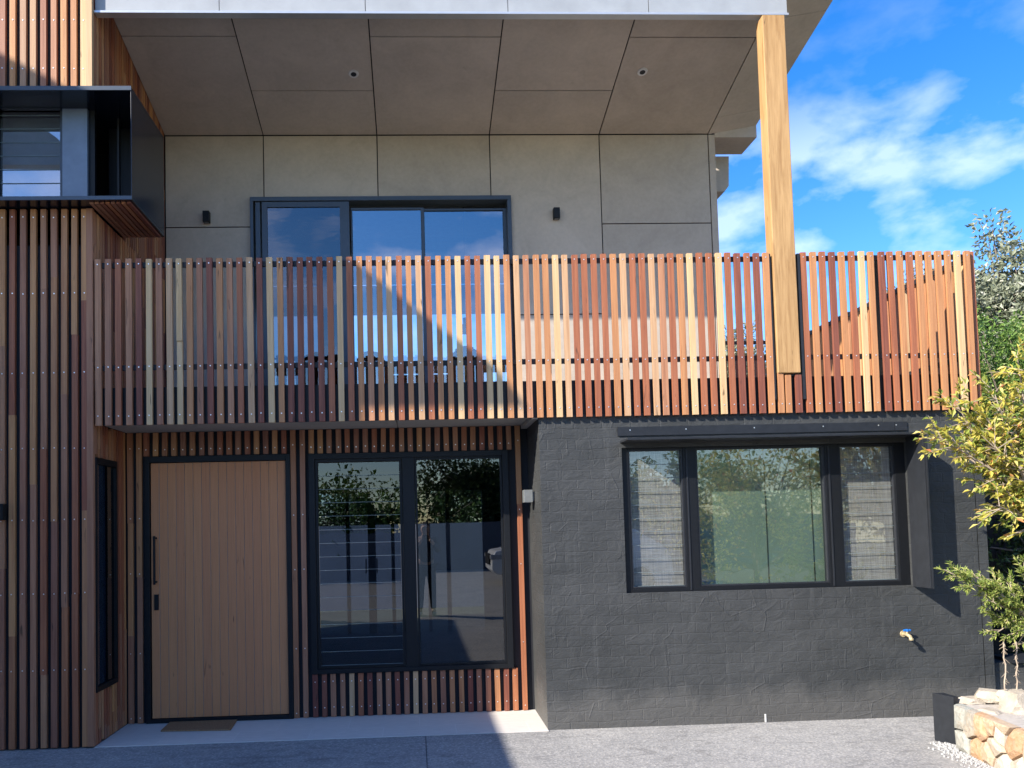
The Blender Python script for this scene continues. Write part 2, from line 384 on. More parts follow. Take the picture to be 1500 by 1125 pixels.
mb=MB(); xa=U(88,220,Y=Yw).x; xb=U(93,220,Y=Yw).x; xc=U(130,220,Y=Yw).x
zt=U(50,161,Y=Yw).z; zb=HZ2+t
mb.box(-6,xb,Yw,Yw+.05,zt,HZ1-t); mb.box(xa,xb-.002,Yw,Yw+.05,zb,zt); mb.box(-6,xa,Yw,Yw+.05,zb,zb+.02)
wf=mb.build('louvre_window',M['frame'],house)
mb=MB(); mb.box(xb+.004,xc,Yw-.03,Yw+.06,zb,zt+.06); mb.build('corner_post',plain('sky_blue_grey_post',(.16,.21,.29),.4),wf)
mb=MB(); mb.box(xc+.004,xc+.05,Yw,Yw+.04,zb,HZ1-t); mb.box(U(173,250,Y=.3).x,U(176,250,Y=.3).x,.28,.31,zb,HZ1-t); mb.box(xc+.05,XR-.02,Yw+.3,Yw+.31,zb,HZ1-t); mb.build('corner_glazing',M['black'],wf)
mb=MB(); z=zb+.02; hh=U(50,261,Y=Yw).z-U(50,281,Y=Yw).z
while z<zt-.02:
    for xx0 in (-6,):
        z1=min(z+hh+.01,zt)
        mb.box(xx0,xa-.004,Yw+.013,Yw+.019,z+.004,z1-.012,0)
        mb.box(xx0,xa-.004,Yw+.006,Yw+.012,z-.002,z+.003,1)
    z+=hh
mb.build('louvre_blade',[M['glass_up'],M['blade']],wf)
mb=MB(); mb.box(-6,xa,Yw+.12,Yw+.13,zb,zt); mb.build('blind',plain('pale_blind',(.20,.23,.26),.8),wf)

# ------------------------------------------------------------------ entry wall (recessed)
mb=MB()
def Xd(px,py=850): return U(px,py,Y=YD).x
def Zd(py,px=500): return U(px,py,Y=YD).z
DX0,DX1=Xd(213.5),Xd(427.5); DZ1=Zd(667,320)
WX0,WX1=Xd(454.5),Xd(749); WZ1=Zd(662,600); WZ0=Zd(983,600)
# backing wall boxes round the openings
BY0,BY1=YD+.032,YD+.13
mb.box(XL-.02,DX0,BY0,BY1,0,ZS); mb.box(DX0,DX1,BY0,BY1,DZ1,ZS); mb.box(DX1,WX0,BY0,BY1,0,ZS)
mb.box(WX0,WX1,BY0,BY1,0,WZ0); mb.box(WX0,WX1,BY0,BY1,WZ1,ZS); mb.box(WX1,1.1,BY0,BY1,0,ZS)
mb.build('entry_wall',M['batten'],house)
mb=MB(); pitch=.0815
x=Xd(178)
scr=[U(190,y,Y=YD).z for y in (1053,958,841,760,657)]
base=x-pitch
allx=[]; k=0
xx=Xd(432); 
# grid anchored on the pair of slats between door and window
for k in range(-40,40):
    x=xx+k*pitch
    if x<DX0 or x>1.03: continue
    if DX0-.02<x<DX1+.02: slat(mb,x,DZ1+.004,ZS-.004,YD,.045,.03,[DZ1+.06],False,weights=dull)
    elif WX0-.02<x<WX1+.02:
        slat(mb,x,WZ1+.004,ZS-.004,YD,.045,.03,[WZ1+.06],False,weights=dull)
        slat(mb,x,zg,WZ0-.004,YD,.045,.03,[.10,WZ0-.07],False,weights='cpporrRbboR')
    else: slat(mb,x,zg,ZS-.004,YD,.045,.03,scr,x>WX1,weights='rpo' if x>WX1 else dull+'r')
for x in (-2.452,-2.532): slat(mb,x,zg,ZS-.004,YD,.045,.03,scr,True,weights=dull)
mb.build('entry_cladding',mats_sl,house)
# door
mb=MB(); mb.frame(DX0,DX1,.012,DZ1,YD-.012,YD+.09,.040,0,tb=.035,tt=.055); 
df=mb.build('door_frame',M['black'],house,bevel=.002)
mb=MB(); dx0,dx1=DX0+.044,DX1-.044; n=16; wb=(dx1-dx0)/n; z0,z1=.052,DZ1-.06
mb.box(dx0,dx1,YD+.030,YD+.055,z0,z1)
mb.v=[];mb.f=[];mb.m=[]
for i in range(n):
    a=dx0+i*wb; b=a+wb; g=.0035; y=YD+.012
    # board with V edges, one closed piece
    p=[(a+.0002,y+.006),(a+g,y),(b-g,y),(b-.0002,y+.006),(b-.0002,y+.04),(a+.0002,y+.04)]
    nn=len(mb.v); mb.v+=[(q[0],q[1],z0) for q in p]+[(q[0],q[1],z1) for q in p]
    mb.f.append(tuple(range(nn+5,nn-1,-1))); mb.m.append(0); mb.f.append(tuple(range(nn+6,nn+12))); mb.m.append(0)
    for j in range(6):
        q=(j+1)%6; mb.f.append((nn+j,nn+q,nn+6+q,nn+6+j)); mb.m.append(1 if j in (0,2) else 0)
door=mb.build('front_door',[M['door'],plain('door_groove',(.5,.30,.20),.6)],house)
door['label']='wide timber door of vertical grooved boards'
hx=Xd(228.5,820)
mb=MB(); za,zb_=Zd(856,228),Zd(785,228); 
mb.box(hx-.009,hx+.009,YD-.055,YD-.037,za,zb_); mb.box(hx-.008,hx+.008,YD-.037,YD+.013,za+.012,za+.03); mb.box(hx-.008,hx+.008,YD-.037,YD+.013,zb_-.03,zb_-.012)
mb.build('handle',M['black'],door,bevel=.003)
mb=MB(); mb.box(hx-.019,hx+.019,YD-.002,YD+.013,Zd(894,228),Zd(871,228)); mb.box(hx-.006,hx+.006,YD-.006,YD-.002,Zd(886,228),Zd(878,228)); mb.build('lock_plate',M['black'],door,bevel=.002)
# entry window
mb=MB(); mx0,mx1=Xd(592.5),Xd(610.5)
mb.frame(WX0,WX1,WZ0,WZ1,YD-.014,YD+.10,.055,0,tb=.04,tt=.05)
mb.box(mx0,mx1,YD-.008,YD+.09,WZ0+.04,WZ1-.05)
ew=mb.build('entry_window',M['black'],house,bevel=.002)
mb=MB(); mb.frame(mx1+.004,WX1-.058,WZ0+.043,WZ1-.053,YD+.01,YD+.04,.018); mb.frame(WX0+.058,mx0-.004,WZ0+.043,WZ1-.053,YD+.01,YD+.04,.022); mb.build('sash',M['black'],ew)
mb=MB(); mb.box(mx1+.022,WX1-.076,YD+.030,YD+.036,WZ0+.06,WZ1-.07); mb.build('glass_pane',M['glass'],ew)
nb=15; z=WZ0+.066; hh=(WZ1-.08-z)/nb
for i in range(nb):
    mb=MB(); za=z+i*hh; zc=za+hh-.003; xa_,xb_=WX0+.082,mx0-.028
    mb.hexa([(xa_,YD+.036,za),(xb_,YD+.036,za),(xb_,YD+.042,za),(xa_,YD+.042,za),(xa_,YD+.0368,zc),(xb_,YD+.0368,zc),(xb_,YD+.0428,zc),(xa_,YD+.0428,zc)],0)
    mb.box(xa_,xb_,YD+.033,YD+.0358,za-.001,za+.003,1)
    mb.build('louvre_blade',[M['glass_lv'],M['blade']],ew)

# ------------------------------------------------------------------ black brick wall
BX0=1.045; RX0,RX1=U(914,760,Y=YW).x,U(1333,760,Y=YW).x; RZ0=U(1100,864,Y=YW).z; RZ1=U(1100,652,Y=YW).z
JX=U(1433,800,Y=YW).x
mb=MB(); TH=.25
mb.box(BX0,RX0,YW,YW+TH,0,ZS-.002); mb.box(RX0,RX1,YW,YW+TH,0,RZ0); mb.box(RX0,RX1,YW,YW+TH,RZ1,ZS-.002); mb.box(RX1,JX-.005,YW,YW+TH,0,ZS-.002)
mb.box(BX0,BX0+.25,YW+TH,YD+.14,0,ZS-.002)
mb.build('brick_wall',M['brick'],house)
mb=MB(); mb.box(JX+.005,JX+.085,YW+.004,YW+TH,.0,ZS-.002); mb.box(JX-.005,JX+.005,YW+.02,YW+.2,0,ZS-.01); mb.box(JX+.0,JX+.08,YW+TH,6,0,ZS-.01); mb.build('end_wall',M['brick'],house)
# hood round the front room window
YF=-.185
mb=MB()
TZ0=U(1100,641,Y=YF).z; 
mb.box(RX0-.012,RX1+.012,YF,YW+.0,TZ0,TZ0+.018)
mb.box(RX1-.004,RX1+.010,YF+.004,YW,RZ0-.01,TZ0); mb.box(RX1+.010,RX1+.024,YF,YF+.02,RZ0-.012,TZ0)
rh=mb.build('window_hood',M['charcoal'],house,bevel=.0015)
mb=MB(); hz0=U(1100,640,Y=YW-.01).z+.03; hz1=U(1100,622,Y=YW-.01).z
hz0=max(hz0,TZ0+.022)
mb.box(RX0-.03,RX1-.10,YW-.012,YW-.001,hz0,hz1); mb.box(RX1-.097,RX1+.01,YW-.012,YW-.001,hz0,hz1)
fl=mb.build('flashing',M['charcoal'],rh)
mb=MB()
for px,py in ((923,633),(1005,631),(1105,629),(1206,627),(1287,625.5),(1313,625)):
    p=U(px,py,Y=YW-.012); mb=MB(); screw(mb,p.x,YW-.012,(hz0+hz1)/2+.01,0); mb.build('screw',M['steel_screw'],rh)
# frames
def Xr(px,py=760): return U(px,py,Y=.10).x
mb=MB(); y0,y1=.075,.16
gx=[(Xr(922),Xr(1002)),(Xr(1021),Xr(1210)),(Xr(1231),Xr(1312))]
gz0=U(1100,857,Y=.1).z; gz1=U(1100,655,Y=.1).z
mb.box(RX0,gx[0][0],y0,y1,RZ0,RZ1); mb.box(gx[0][1],gx[1][0],y0,y1,RZ0,RZ1); mb.box(gx[1][1],gx[2][0],y0,y1,RZ0,RZ1); mb.box(gx[2][1],RX1,y0,y1,RZ0,RZ1)
for a,b in gx: mb.box(a,b,y0,y1,RZ0,gz0); mb.box(a,b,y0,y1,gz1,RZ1)
rw=mb.build('front_room_window',M['black'],house,bevel=.002)
mb=MB()
for i,(a,b) in enumerate(gx):
    for q in ((a,),(b,)):
        pass
    mb.frame(a+.002,b-.002,gz0+.002,gz1-.002,y0-.006+.012,y0+.05,.012)
for px in (1007,1215): 
    xx_=Xr(px); mb.box(xx_-.006,xx_+.006,y0-.008,y0-.0005,RZ0+.01,RZ1-.02)
mb.build('sash',M['charcoal'],rw)
mb=MB(); a,b=gx[1]; mb.box(a+.014,b-.014,y0+.035,y0+.041,gz0+.014,gz1-.014); mb.build('glass_pane',M['glass_r'],rw)
for gi in (0,2):
    a,b=gx[gi]; nb=10; hh=(gz1-gz0-.03)/nb
    for i in range(nb):
        mb=MB(); za=gz0+.015+i*hh; zc=za+hh-.003
        mb.hexa([(a+.014,y0+.034,za),(b-.014,y0+.034,za),(b-.014,y0+.04,za),(a+.014,y0+.04,za),(a+.014,y0+.035,zc),(b-.014,y0+.035,zc),(b-.014,y0+.041,zc),(a+.014,y0+.041,zc)],0)
        mb.box(a+.014,b-.014,y0+.031,y0+.0335,za-.001,za+.0025,1)
        mb.build('louvre_blade',[M['glass_side'],M['blade']],rw)
zm=U(1250,712,Y=.16).z
for gi in (0,2):
    a,b=gx[gi]; mb=MB(); mb.box(a+.008,b-.008,y0+.056,y0+.060,gz0+.004,gz1-.004); mb.build('insect_screen',M['mesh'],rw)
a,b=gx[1]; mb=MB(); mb.box(a-.02,b+.02,y0+.10,y0+.104,gz0-.01,gz1+.01); 
bl=mb.build('roller_blind',M['roller'],rw)
mb=MB()
for px in (1128,1196): 
    xx_=Xr(px); mb.box(xx_-.002,xx_+.002,y0+.094,y0+.0985,gz0,gz1)
mb.build('blind_seam',M['charcoal'],rw)

# ------------------------------------------------------------------ balcony deck
mb=MB(); FZ=2.875
mb.box(XL+.001,4.80,.052,.06,ZB+.006,FZ)
mb.box(4.80,4.81,.052,3.2,ZS-.025,FZ)
dk=mb.build('deck_fascia',M['charcoal'],house)
mb=MB(); mb.box(XL+.001,4.78,.165,YB+.5,ZS+.03,FZ-.012); mb.box(3.4,4.78,YB+.5,3.2,ZS+.03,FZ-.012)
mb.build('balcony_floor',plain('deck_tiles',(.50,.46,.41),.7),house)
mb=MB(); s0=[XL+.003,-1.35,-.135,1.04]
mb.box(XL+.003,-.14,.062,YD+.03,ZS,ZS+.028); mb.box(-.132,BX0-.06,.062,YD+.03,ZS,ZS+.028); mb.box(BX0-.055,BX0-.002,.062,YD+.03,ZS-.03,ZS+.028)
mb.build('balcony_soffit',M['deckunder'],house)
# ------------------------------------------------------------------ balustrade
cls=('pbrpRybcyobRoprcRy'+'oRRRRryropoc'+'rocroo'+'yrryyocpooycrrrRoc'+'rrcprryyrryrRrRoo'.replace('yyrry','oyrry')[:16])
seq=list('pbrpRybcyobRoprcRy')+list('oRRRRryropocrocroo')[:18]+list('yrryyocpooycrrrroc')+list('rrcproyrryrRrRoo')
seq=(seq+list('orpoyrco'*4))[:70]
extra={70:'o',71:'R',72:'r',73:'o',74:'r',75:'R',76:'o',77:'r',78:'y',79:'o',80:'R',81:'r',82:'o',83:'r',84:'o',85:'o',86:'o',87:'o',88:'y',89:'o'}
ZR1=U(300,388.5,Y=.03).z; ZR2=U(640,539,Y=.03).z; ZR3=U(640,608,Y=.03).z
ZR1=.5*(U(200,389,Y=.03).z+U(1000,379.5,Y=.03).z); ZR2=.5*(U(200,538,Y=.03).z+U(1000,526.5,Y=.03).z)
bal=empty('slatted_balustrade',(1.1,0,ZB),'balcony screen of vertical mixed hardwood slats on black rails','balustrade')
def bal_slat(x,key,z0=ZB,z1=ZT,parts=None):
    mb=MB(); w=.0475+random.uniform(-.003,.002); w/=2; a=random.uniform(-.003,.003); b=random.uniform(-.003,.003); t=.028
    z1=z1+random.uniform(-.004,.004) if z1==ZT else z1
    k=WK.index(key)
    for (p,q,dy) in (parts or [(z0,z1,0)]):
        mb.hexa([(x-w+a,dy,p),(x+w+a,dy,p),(x+w+a,dy+t,p),(x-w+a,dy+t,p),(x-w+b,dy,q),(x+w+b,dy,q),(x+w+b,dy+t,q),(x-w+b,dy+t,q)],0)
    for z in (ZR1,ZR2,ZB+.075):
        if z0<z<z1: screw(mb,x+random.uniform(-.003,.003),0,z+random.uniform(-.004,.004),1)
    o=mb.build('slat',[W[key],M['steel_screw']],bal); return o
for i in range(70):
    x=P0+PI_*i
    if i==8:
        zc=U(262,499,Y=0).z
        o=bal_slat(x,seq[i],parts=[(zc,ZT,0),(ZB,zc-.003,.012)]); o['label']='slat with a broken lower half set further back'
    else: bal_slat(x,seq[i])
tops={72:1176.8,73:1191.2,74:1205.3,75:1219.5,76:1233.9,77:1248.3,78:1262.7,79:1276.2,80:1292.4,81:1305,82:1319.8,83:1333.8,84:1347.7,85:1361.7,86:1376.1,87:1390.5,88:1404.4,89:1418}
for i,px in tops.items():
    x=U(px+5,485,Y=0).x; bal_slat(x,extra[i])
zs=U(1160,549,Y=0).z
for i,px in ((70,1156.6),(71,1171.7)):
    bal_slat(U(px,603,Y=0).x,extra[i],z1=zs)
POX0,POX1=U(1129,300,Y=-.01).x,U(1162,300,Y=-.01).x
mb=MB()
for z,h in ((ZR1,.021),(ZR2,.021)):
    mb.box(XL+.003,POX0-.012,.0285,.050,z-h,z+h); mb.box(POX1+.012,4.80,.0285,.050,z-h,z+h); mb.box(4.78,4.80,.05,3.15,z-h,z+h)
    mb.box(3.45,4.78,3.13,3.15,z-h,z+h)
mb.build('rail',M['charcoal'],bal)
mb=MB()
for px in (512,752,1290):
    x=U(px,450,Y=.06).x; mb=MB(); mb.box(x-.016,x+.016,.0505,.10,FZ,ZR1+.02); mb.build('post',M['charcoal'],bal)
for x in (POX0-.03,POX1+.03): mb=MB(); mb.box(x-.012,x+.012,.002,.10,FZ-.2,ZT-.01); mb.build('post',M['charcoal'],bal)
mb=MB(); y=.03; XS=4.812
i=0
while y<3.12:
    k=WK.index(random.choice('oooyppr')); mb.box(XS,XS+.028,y,y+.046,ZB,ZT+random.uniform(-.003,.003),k); 
    y+=.0815; i+=1
mb.build('side_screen',mats_sl,bal)
mb=MB(); x=3.42
while x<4.79:
    k=WK.index(random.choice('Rrbrb')); mb.box(x,x+.046,3.155,3.18,ZB,ZT-.2,k); x+=.0815
mb.build('rear_screen',mats_sl,bal)
# ------------------------------------------------------------------ timber post
PZ1=U(1135,22,Y=-.01).z; PZ0=U(1160,546,Y=-.01).z
mb=MB(); mb.box(POX0,POX1,-.012,.115,PZ0,PZ1+.0)
mb.build('timber_post',M['post'],house,bevel=.006)
mb=MB(); pm=(POX0+POX1)/2; mb.box(POX0+.01,POX1-.01,.0305,.11,PZ0-.022,PZ0-.004); mb.box(pm-.006,pm+.006,.032,.1,PZ0-.3,PZ0-.022); mb.box(POX0-.005,POX0+.012,.035,.11,ZB,PZ0-.022); mb.build('post_bracket',M['charcoal'],house)

# ------------------------------------------------------------------ upper wall
jx=[-1.5308,-.3164,.9002,2.1004,3.3071]
UZ=5.905; K=.24
dxa,dxb=U(367.5,330,Y=YB).x,U(749,330,Y=YB).x; dz1=U(560,289.5,Y=YB).z
zj=U(930,327.5,Y=YB).z; zj0=U(300,333,Y=YB).z
mb=MB(); g=.006; py0,py1=YB,YB+.012
cols=[XL]+jx
def pan(x0,x1,z0,z1): mb.box(x0+g,x1-g,py0,py1,z0+g,z1-g)
zf=FZ-.01
zlow=U(850,460,Y=YB).z
for i in range(5):
    x0,x1=cols[i],cols[i+1]
    if i==0: pan(x0,x1,zj0,UZ); pan(x0,dxa+g,zf,zj0); mb.box(dxa+.0,x1-g,py0,py1,dz1,zj0-g) if False else None
    if i==0: pass
    if i in (1,2): pan(x0,x1,dz1-g,UZ)
    if i==3:
        pan(x0,x1,dz1-g,UZ)
# column 1 left part beside door handled above; column 3 right of door
mb.v=[];mb.f=[];mb.m=[]
pan(XL,jx[0],zj0,UZ) if dxa>jx[0] else (mb.box(XL+g,dxa,py0,py1,zj0+g,UZ-g),mb.box(dxa,jx[0]-g,py0,py1,dz1,UZ-g))
mb.box(XL+g,dxa,py0,py1,zf,zj0-g)
for a,b in ((jx[0],jx[1]),(jx[1],jx[2])): mb.box(a+g,b-g,py0,py1,dz1,UZ-g)
mb.box(jx[2]+g,dxb,py0,py1,dz1,UZ-g); mb.box(dxb,jx[3]-g,py0,py1,zlow+g,UZ-g); mb.box(dxb,jx[3]-g,py0,py1,zf,zlow-g)
mb.box(jx[3]+g,jx[4]-g,py0,py1,zj+g,UZ-g); mb.box(jx[3]+g,jx[4]-g,py0,py1,zf,zj-g)
mb.box(jx[4]+g,jx[4]+.075,py0,py1+.05,zf,UZ-g)
mb.build('panel_cladding',M['panel'],house)
mb=MB(); y0,y1=YB+.013,YB+.14
mb.box(XL,dxa,y0,y1,zf,UZ+.05); mb.box(dxa,dxb,y0,y1,dz1,UZ+.05); mb.box(dxb,jx[4]+.07,y0,y1,zf,UZ+.05)
mb.build('balcony_wall',M['batten'],house)
# raked soffit panels
mb=MB()
def zs_(y): return UZ+K*(YB-y)
def spanel(x0,x1,ya,yb_,z_off=0):
    t=.012
    mb.hexa([(x0+g,ya+g,zs_(ya+g)),(x1-g,ya+g,zs_(ya+g)),(x1-g,yb_-g,zs_(yb_-g)),(x0+g,yb_-g,zs_(yb_-g)),
             (x0+g,ya+g,zs_(ya+g)+t),(x1-g,ya+g,zs_(ya+g)+t),(x1-g,yb_-g,zs_(yb_-g)+t),(x0+g,yb_-g,zs_(yb_-g)+t)])
def yat(px,py): # depth where the pixel ray meets the raked soffit
    d=fw+rt*((px-CX)/F)-up*((py-CY)/F)
    # z = UZ+K*(YB-y)
    t=(UZ+K*(YB-CAM.y)-CAM.z)/(d.z+K*d.y); return CAM.y+d.y*t
ja=yat(450,133); jb=yat(630,54)
for i in range(5):
    x0,x1=cols[i],cols[i+1]
    js=[.10,(ja if i in (1,3) else jb),YB-.004]
    for a,b in zip(js[:-1],js[1:]): spanel(x0,x1,a,b)
mb.build('raked_soffit',M['panel'],house)
mb=MB(); mb.hexa([(XL,.10,zs_(.1)+.014),(jx[4],.10,zs_(.1)+.014),(jx[4],YB+.14,zs_(YB+.14)+.014),(XL,YB+.14,zs_(YB+.14)+.014),(XL,.10,zs_(.1)+.2),(jx[4],.10,zs_(.1)+.2),(jx[4],YB+.14,zs_(YB+.14)+.2),(XL,YB+.14,zs_(YB+.14)+.2)])
mb.build('soffit_backing',M['batten'],house)
# right side eave: folds up to the right
e1=U(1108,183,Y=YB); ze=e1.z-UZ
EX=lambda y:e1.x+.03*(YB-y)
mb=MB(); yj=yat(1070,146)
ys=[-.0,.98,YB+.002]
yj=U(1075,136,X=3.5).y
for a,b in ((-.6,.45),(.455,1.62),(1.625,YB+.002)):
    mb.hexa([(jx[4]+g,a,zs_(a)+.001),(EX(a),a,zs_(a)+ze),(EX(b),b,zs_(b)+ze),(jx[4]+g,b,zs_(b)+.001),
             (jx[4]+g,a,zs_(a)+.05),(EX(a),a,zs_(a)+ze+.05),(EX(b),b,zs_(b)+ze+.05),(jx[4]+g,b,zs_(b)+.05)])
mb.build('side_eave',M['panel'],house)
mb=MB(); e2=U(1110,204,Y=YB+.05)
mb.hexa([(jx[4]+.08,YB+.004,e2.z),(e1.x,YB+.004,e2.z),(e1.x,YB+.40,e2.z),(jx[4]+.08,YB+.40,e2.z),(jx[4]+.08,YB+.004,UZ+.03),(e1.x,YB+.004,UZ+ze+.03),(e1.x,YB+.4,UZ+ze+.03),(jx[4]+.08,YB+.4,UZ+.03)])
q1=U(1065,232,Y=YB+.5); q2=U(1065,275,Y=YB+.5)
mb.prism([(jx[4]+.05,q1.z),(jx[4]+.05,U(1060,283,Y=YB+.5).z),(q2.x-.05,U(1060,283,Y=YB+.5).z),(q2.x,q2.z),(q1.x,q1.z)],YB+.45,YB+.9)
mb.box(jx[4]+.08,jx[4]+.12,YB+.41,YB+.45,4.2,e2.z)
mb.build('rear_eave',M['panel'],house,fix=True)
# fascia
mb=MB(); fz=U(650,20,Y=.05).z; fj=[U(x,10,Y=.05).x for x in (321,535,744,950)]
fx=[XL+.004]+fj+[U(1153,10,Y=.05).x]
for a,b in zip(fx[:-1],fx[1:]): mb.box(a+.003,b-.003,.05,.085,fz+.006,fz+.75)
fa=mb.build('fascia',M['fasc'],house)
mb=MB(); mb.box(XL+.004,fx[-1],.028,.10,fz-.014,fz+.004); mb.build('drip_edge',M['drip'],fa)
mb=MB(); mb.box(XL+.004,fx[-1]-.002,.086,.12,fz+.005,fz+.74); mb.build('fascia_backing',M['charcoal'],fa)
# downlights
for (px,py) in ((518,108),(941,105)):
    yy=yat(px,py); p=U(px,py,Y=yy)
    lab='left recessed white downlight in the raked soffit, near the bright reflection' if px<700 else 'right recessed white downlight in the raked soffit, towards the timber post'
    mb=MB(); nrm=Vector((0,-K,-1)).normalized()
    c=Vector(p)
    mb.tube([c-nrm*.002,c+nrm*.008],[.052,.046],24,0); o=mb.build('downlight',M['white'])
    tag(o,lab,'downlight','downlights in the soffit')
    mb=MB(); mb.tube([c+nrm*.0082,c+nrm*.010],[.028,.026],20,0); mb.build('lens',M['charcoal'],o)
# wall lights upstairs
for (px,py,lab) in ((302.5,318,'small black wall light beside the left of the upper sliding door'),(815,313,'small black wall light on the grey panels right of the upper door')):
    p=U(px,py,Y=YB-.04); mb=MB(); mb.box(p.x-.034,p.x+.034,YB-.075,YB-.006,p.z-.058,p.z+.058); o=mb.build('wall_light',M['black'],None,bevel=.004)
    tag(o,lab,'wall light','black wall lights upstairs')
    mb=MB(); mb.box(p.x-.02,p.x+.02,YB-.06,YB-.02,p.z-.061,p.z-.0585); mb.box(p.x-.025,p.x+.025,YB-.006,YB-.001,p.z-.04,p.z+.04); mb.build('lens',M['greylamp'],o)
p=U(2,751,Y=-.03); mb=MB(); mb.box(p.x-.05,p.x+.03,-.07,-.002,p.z-.06,p.z+.07); o=mb.build('wall_light',M['black'],None,bevel=.004); tag(o,'black wall light on the slatted cladding at the far left edge','wall light')
p=U(775,727,Y=.42); mb=MB(); mb.box(BX0-.095,BX0-.018,.36,.46,p.z-.055,p.z+.055); mb.box(BX0-.018,BX0-.001,.385,.435,p.z-.04,p.z+.04); o=mb.build('wall_light',M['greylamp'],None,bevel=.003); tag(o,'pale grey box light on the black brick return beside the entry','wall light')

# ------------------------------------------------------------------ upper sliding door
def Xu(px): return U(px,340,Y=YB-.03).x
mb=MB(); zt=dz1-.001
mb.box(dxa,dxb,YB-.045,YB+.10,zt-.045,zt); mb.box(dxa,Xu(371.5),YB-.045,YB+.10,zf,zt-.045); mb.box(Xu(744),dxb,YB-.045,YB+.10,zf,zt-.045)
mb.box(Xu(374),Xu(381),YB-.02,YB+.06,zf,zt-.045)
ud=mb.build('sliding_door',M['frame'],house,bevel=.002)
def sash(x0,x1,z0,z1,y,tl,tr,tt,parts=True,mat='frame'):
    mb=MB(); mb.frame(x0,x1,z0,z1,y,y+.035,tl,0,tb=.08,tt=tt,tr=tr)
    return mb
mb=sash(Xu(384),Xu(512),zf,U(450,297.5,Y=YB).z,YB-.035,.055,.10,.055); mb.build('sash',M['frame'],ud)
mb=MB(); mb.box(Xu(497),Xu(504),YB-.005,YB+.02,zf,zt-.1); mb.build('screen_edge',M['black'],ud)
mb=sash(Xu(514),Xu(621.5),zf,U(560,303,Y=YB).z,YB+.025,.010,.03,.02,); mb.build('sash',M['frame'],ud)
mb=sash(Xu(618),Xu(745),zf,U(680,302,Y=YB).z,YB+.062,.03,.045,.02); mb.build('sash',M['frame'],ud)
mb=MB(); mb.box(Xu(392),Xu(498),YB-.020,YB-.014,zf+.08,U(450,305,Y=YB).z); mb.build('glass_pane',glass('screened_door_glass',(.38,.42,.46),1.6,.06,.03),ud)
mb=MB(); mb.box(Xu(516),Xu(617),YB+.040,YB+.046,zf+.08,U(560,306,Y=YB).z); mb.build('glass_pane',M['glass_up'],ud)
mb=MB(); mb.box(Xu(622.5),Xu(738.5),YB+.076,YB+.082,zf+.08,U(680,306,Y=YB).z); mb.build('glass_pane',M['glass_up'],ud)
mb=MB(); mb.box(Xu(683)-.02,Xu(683)+.02,YB+.045,YB+.06,U(683,500,Y=YB).z,U(683,470,Y=YB).z); mb.build('handle',M['black'],ud)
# upper room: ceiling, floor, side and rear walls with glazing to the sky
RY=4.6
mb=MB(); zc=5.75
mb.box(XL,3.2,YB+.15,RY+.15,zc,zc+.12); mb.box(XL-.1,XL,YB+.15,RY+.15,FZ,zc); mb.box(3.2,3.3,YB+.15,RY+.15,FZ,zc)
def Zr(py): return U(640,py,Y=RY).z
def Xq(px): return U(px,450,Y=RY).x
za,zb_,zc_,zd,ze_,zg_=Zr(560),Zr(545),Zr(530),Zr(458),Zr(392),Zr(369)
mb.box(XL,3.2,RY,RY+.1,FZ,za); mb.box(XL,3.2,RY,RY+.1,zb_,zc_); mb.box(XL,3.2,RY,RY+.1,zd,ze_-.25); mb.box(XL,3.2,RY,RY+.1,zg_,zc)
for a,b in ((-99,393),(468,514),(552,565),(607,622),(660,671),(707,724),(742,760)):
    x0=XL if a<0 else Xq(a); mb.box(x0,Xq(b),RY,RY+.1,ze_-.25,zg_)
mb.box(Xq(760),3.2,RY,RY+.1,ze_-.25,zg_)
for a,b in ((-99,393),(466,515),(616,622),(728,733),(742,760)):
    x0=XL if a<0 else Xq(a); mb.box(x0,Xq(b),RY,RY+.1,zc_,zd); mb.box(x0,Xq(b),RY,RY+.1,za,zb_)
mb.box(Xq(760),3.2,RY,RY+.1,zc_,zd); mb.box(Xq(760),3.2,RY,RY+.1,za,zb_)
mb.box(XL,3.2,YB+.52,RY,FZ-.08,FZ-.012)
mb.build('upper_room',M['wallint'],house)
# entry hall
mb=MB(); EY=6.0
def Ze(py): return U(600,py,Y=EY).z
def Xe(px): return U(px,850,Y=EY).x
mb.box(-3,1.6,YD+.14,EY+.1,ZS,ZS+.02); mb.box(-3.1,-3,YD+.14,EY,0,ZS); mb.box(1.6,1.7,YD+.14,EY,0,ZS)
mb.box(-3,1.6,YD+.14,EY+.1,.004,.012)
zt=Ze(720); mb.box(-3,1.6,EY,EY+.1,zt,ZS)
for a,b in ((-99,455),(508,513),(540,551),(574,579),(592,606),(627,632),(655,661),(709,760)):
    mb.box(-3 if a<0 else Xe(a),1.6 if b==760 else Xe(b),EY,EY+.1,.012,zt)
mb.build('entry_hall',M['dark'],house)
for px in (538,553):
    pass
mb=MB(); 
for px in (537,553):
    mb.box(Xe(px)-.01,Xe(px)+.01,EY-.06,EY-.04,Ze(838),Ze(817))
mb.build('hall_door_handle',M['charcoal'],house)
# front room behind the black wall
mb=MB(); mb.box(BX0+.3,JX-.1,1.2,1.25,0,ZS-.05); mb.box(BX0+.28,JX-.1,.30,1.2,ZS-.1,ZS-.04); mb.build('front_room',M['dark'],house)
# roof slab and house body behind
mb=MB(); mb.box(XL,3.3,YB+.3,8,6.2,6.4); mb.build('roof',M['charcoal'],house)

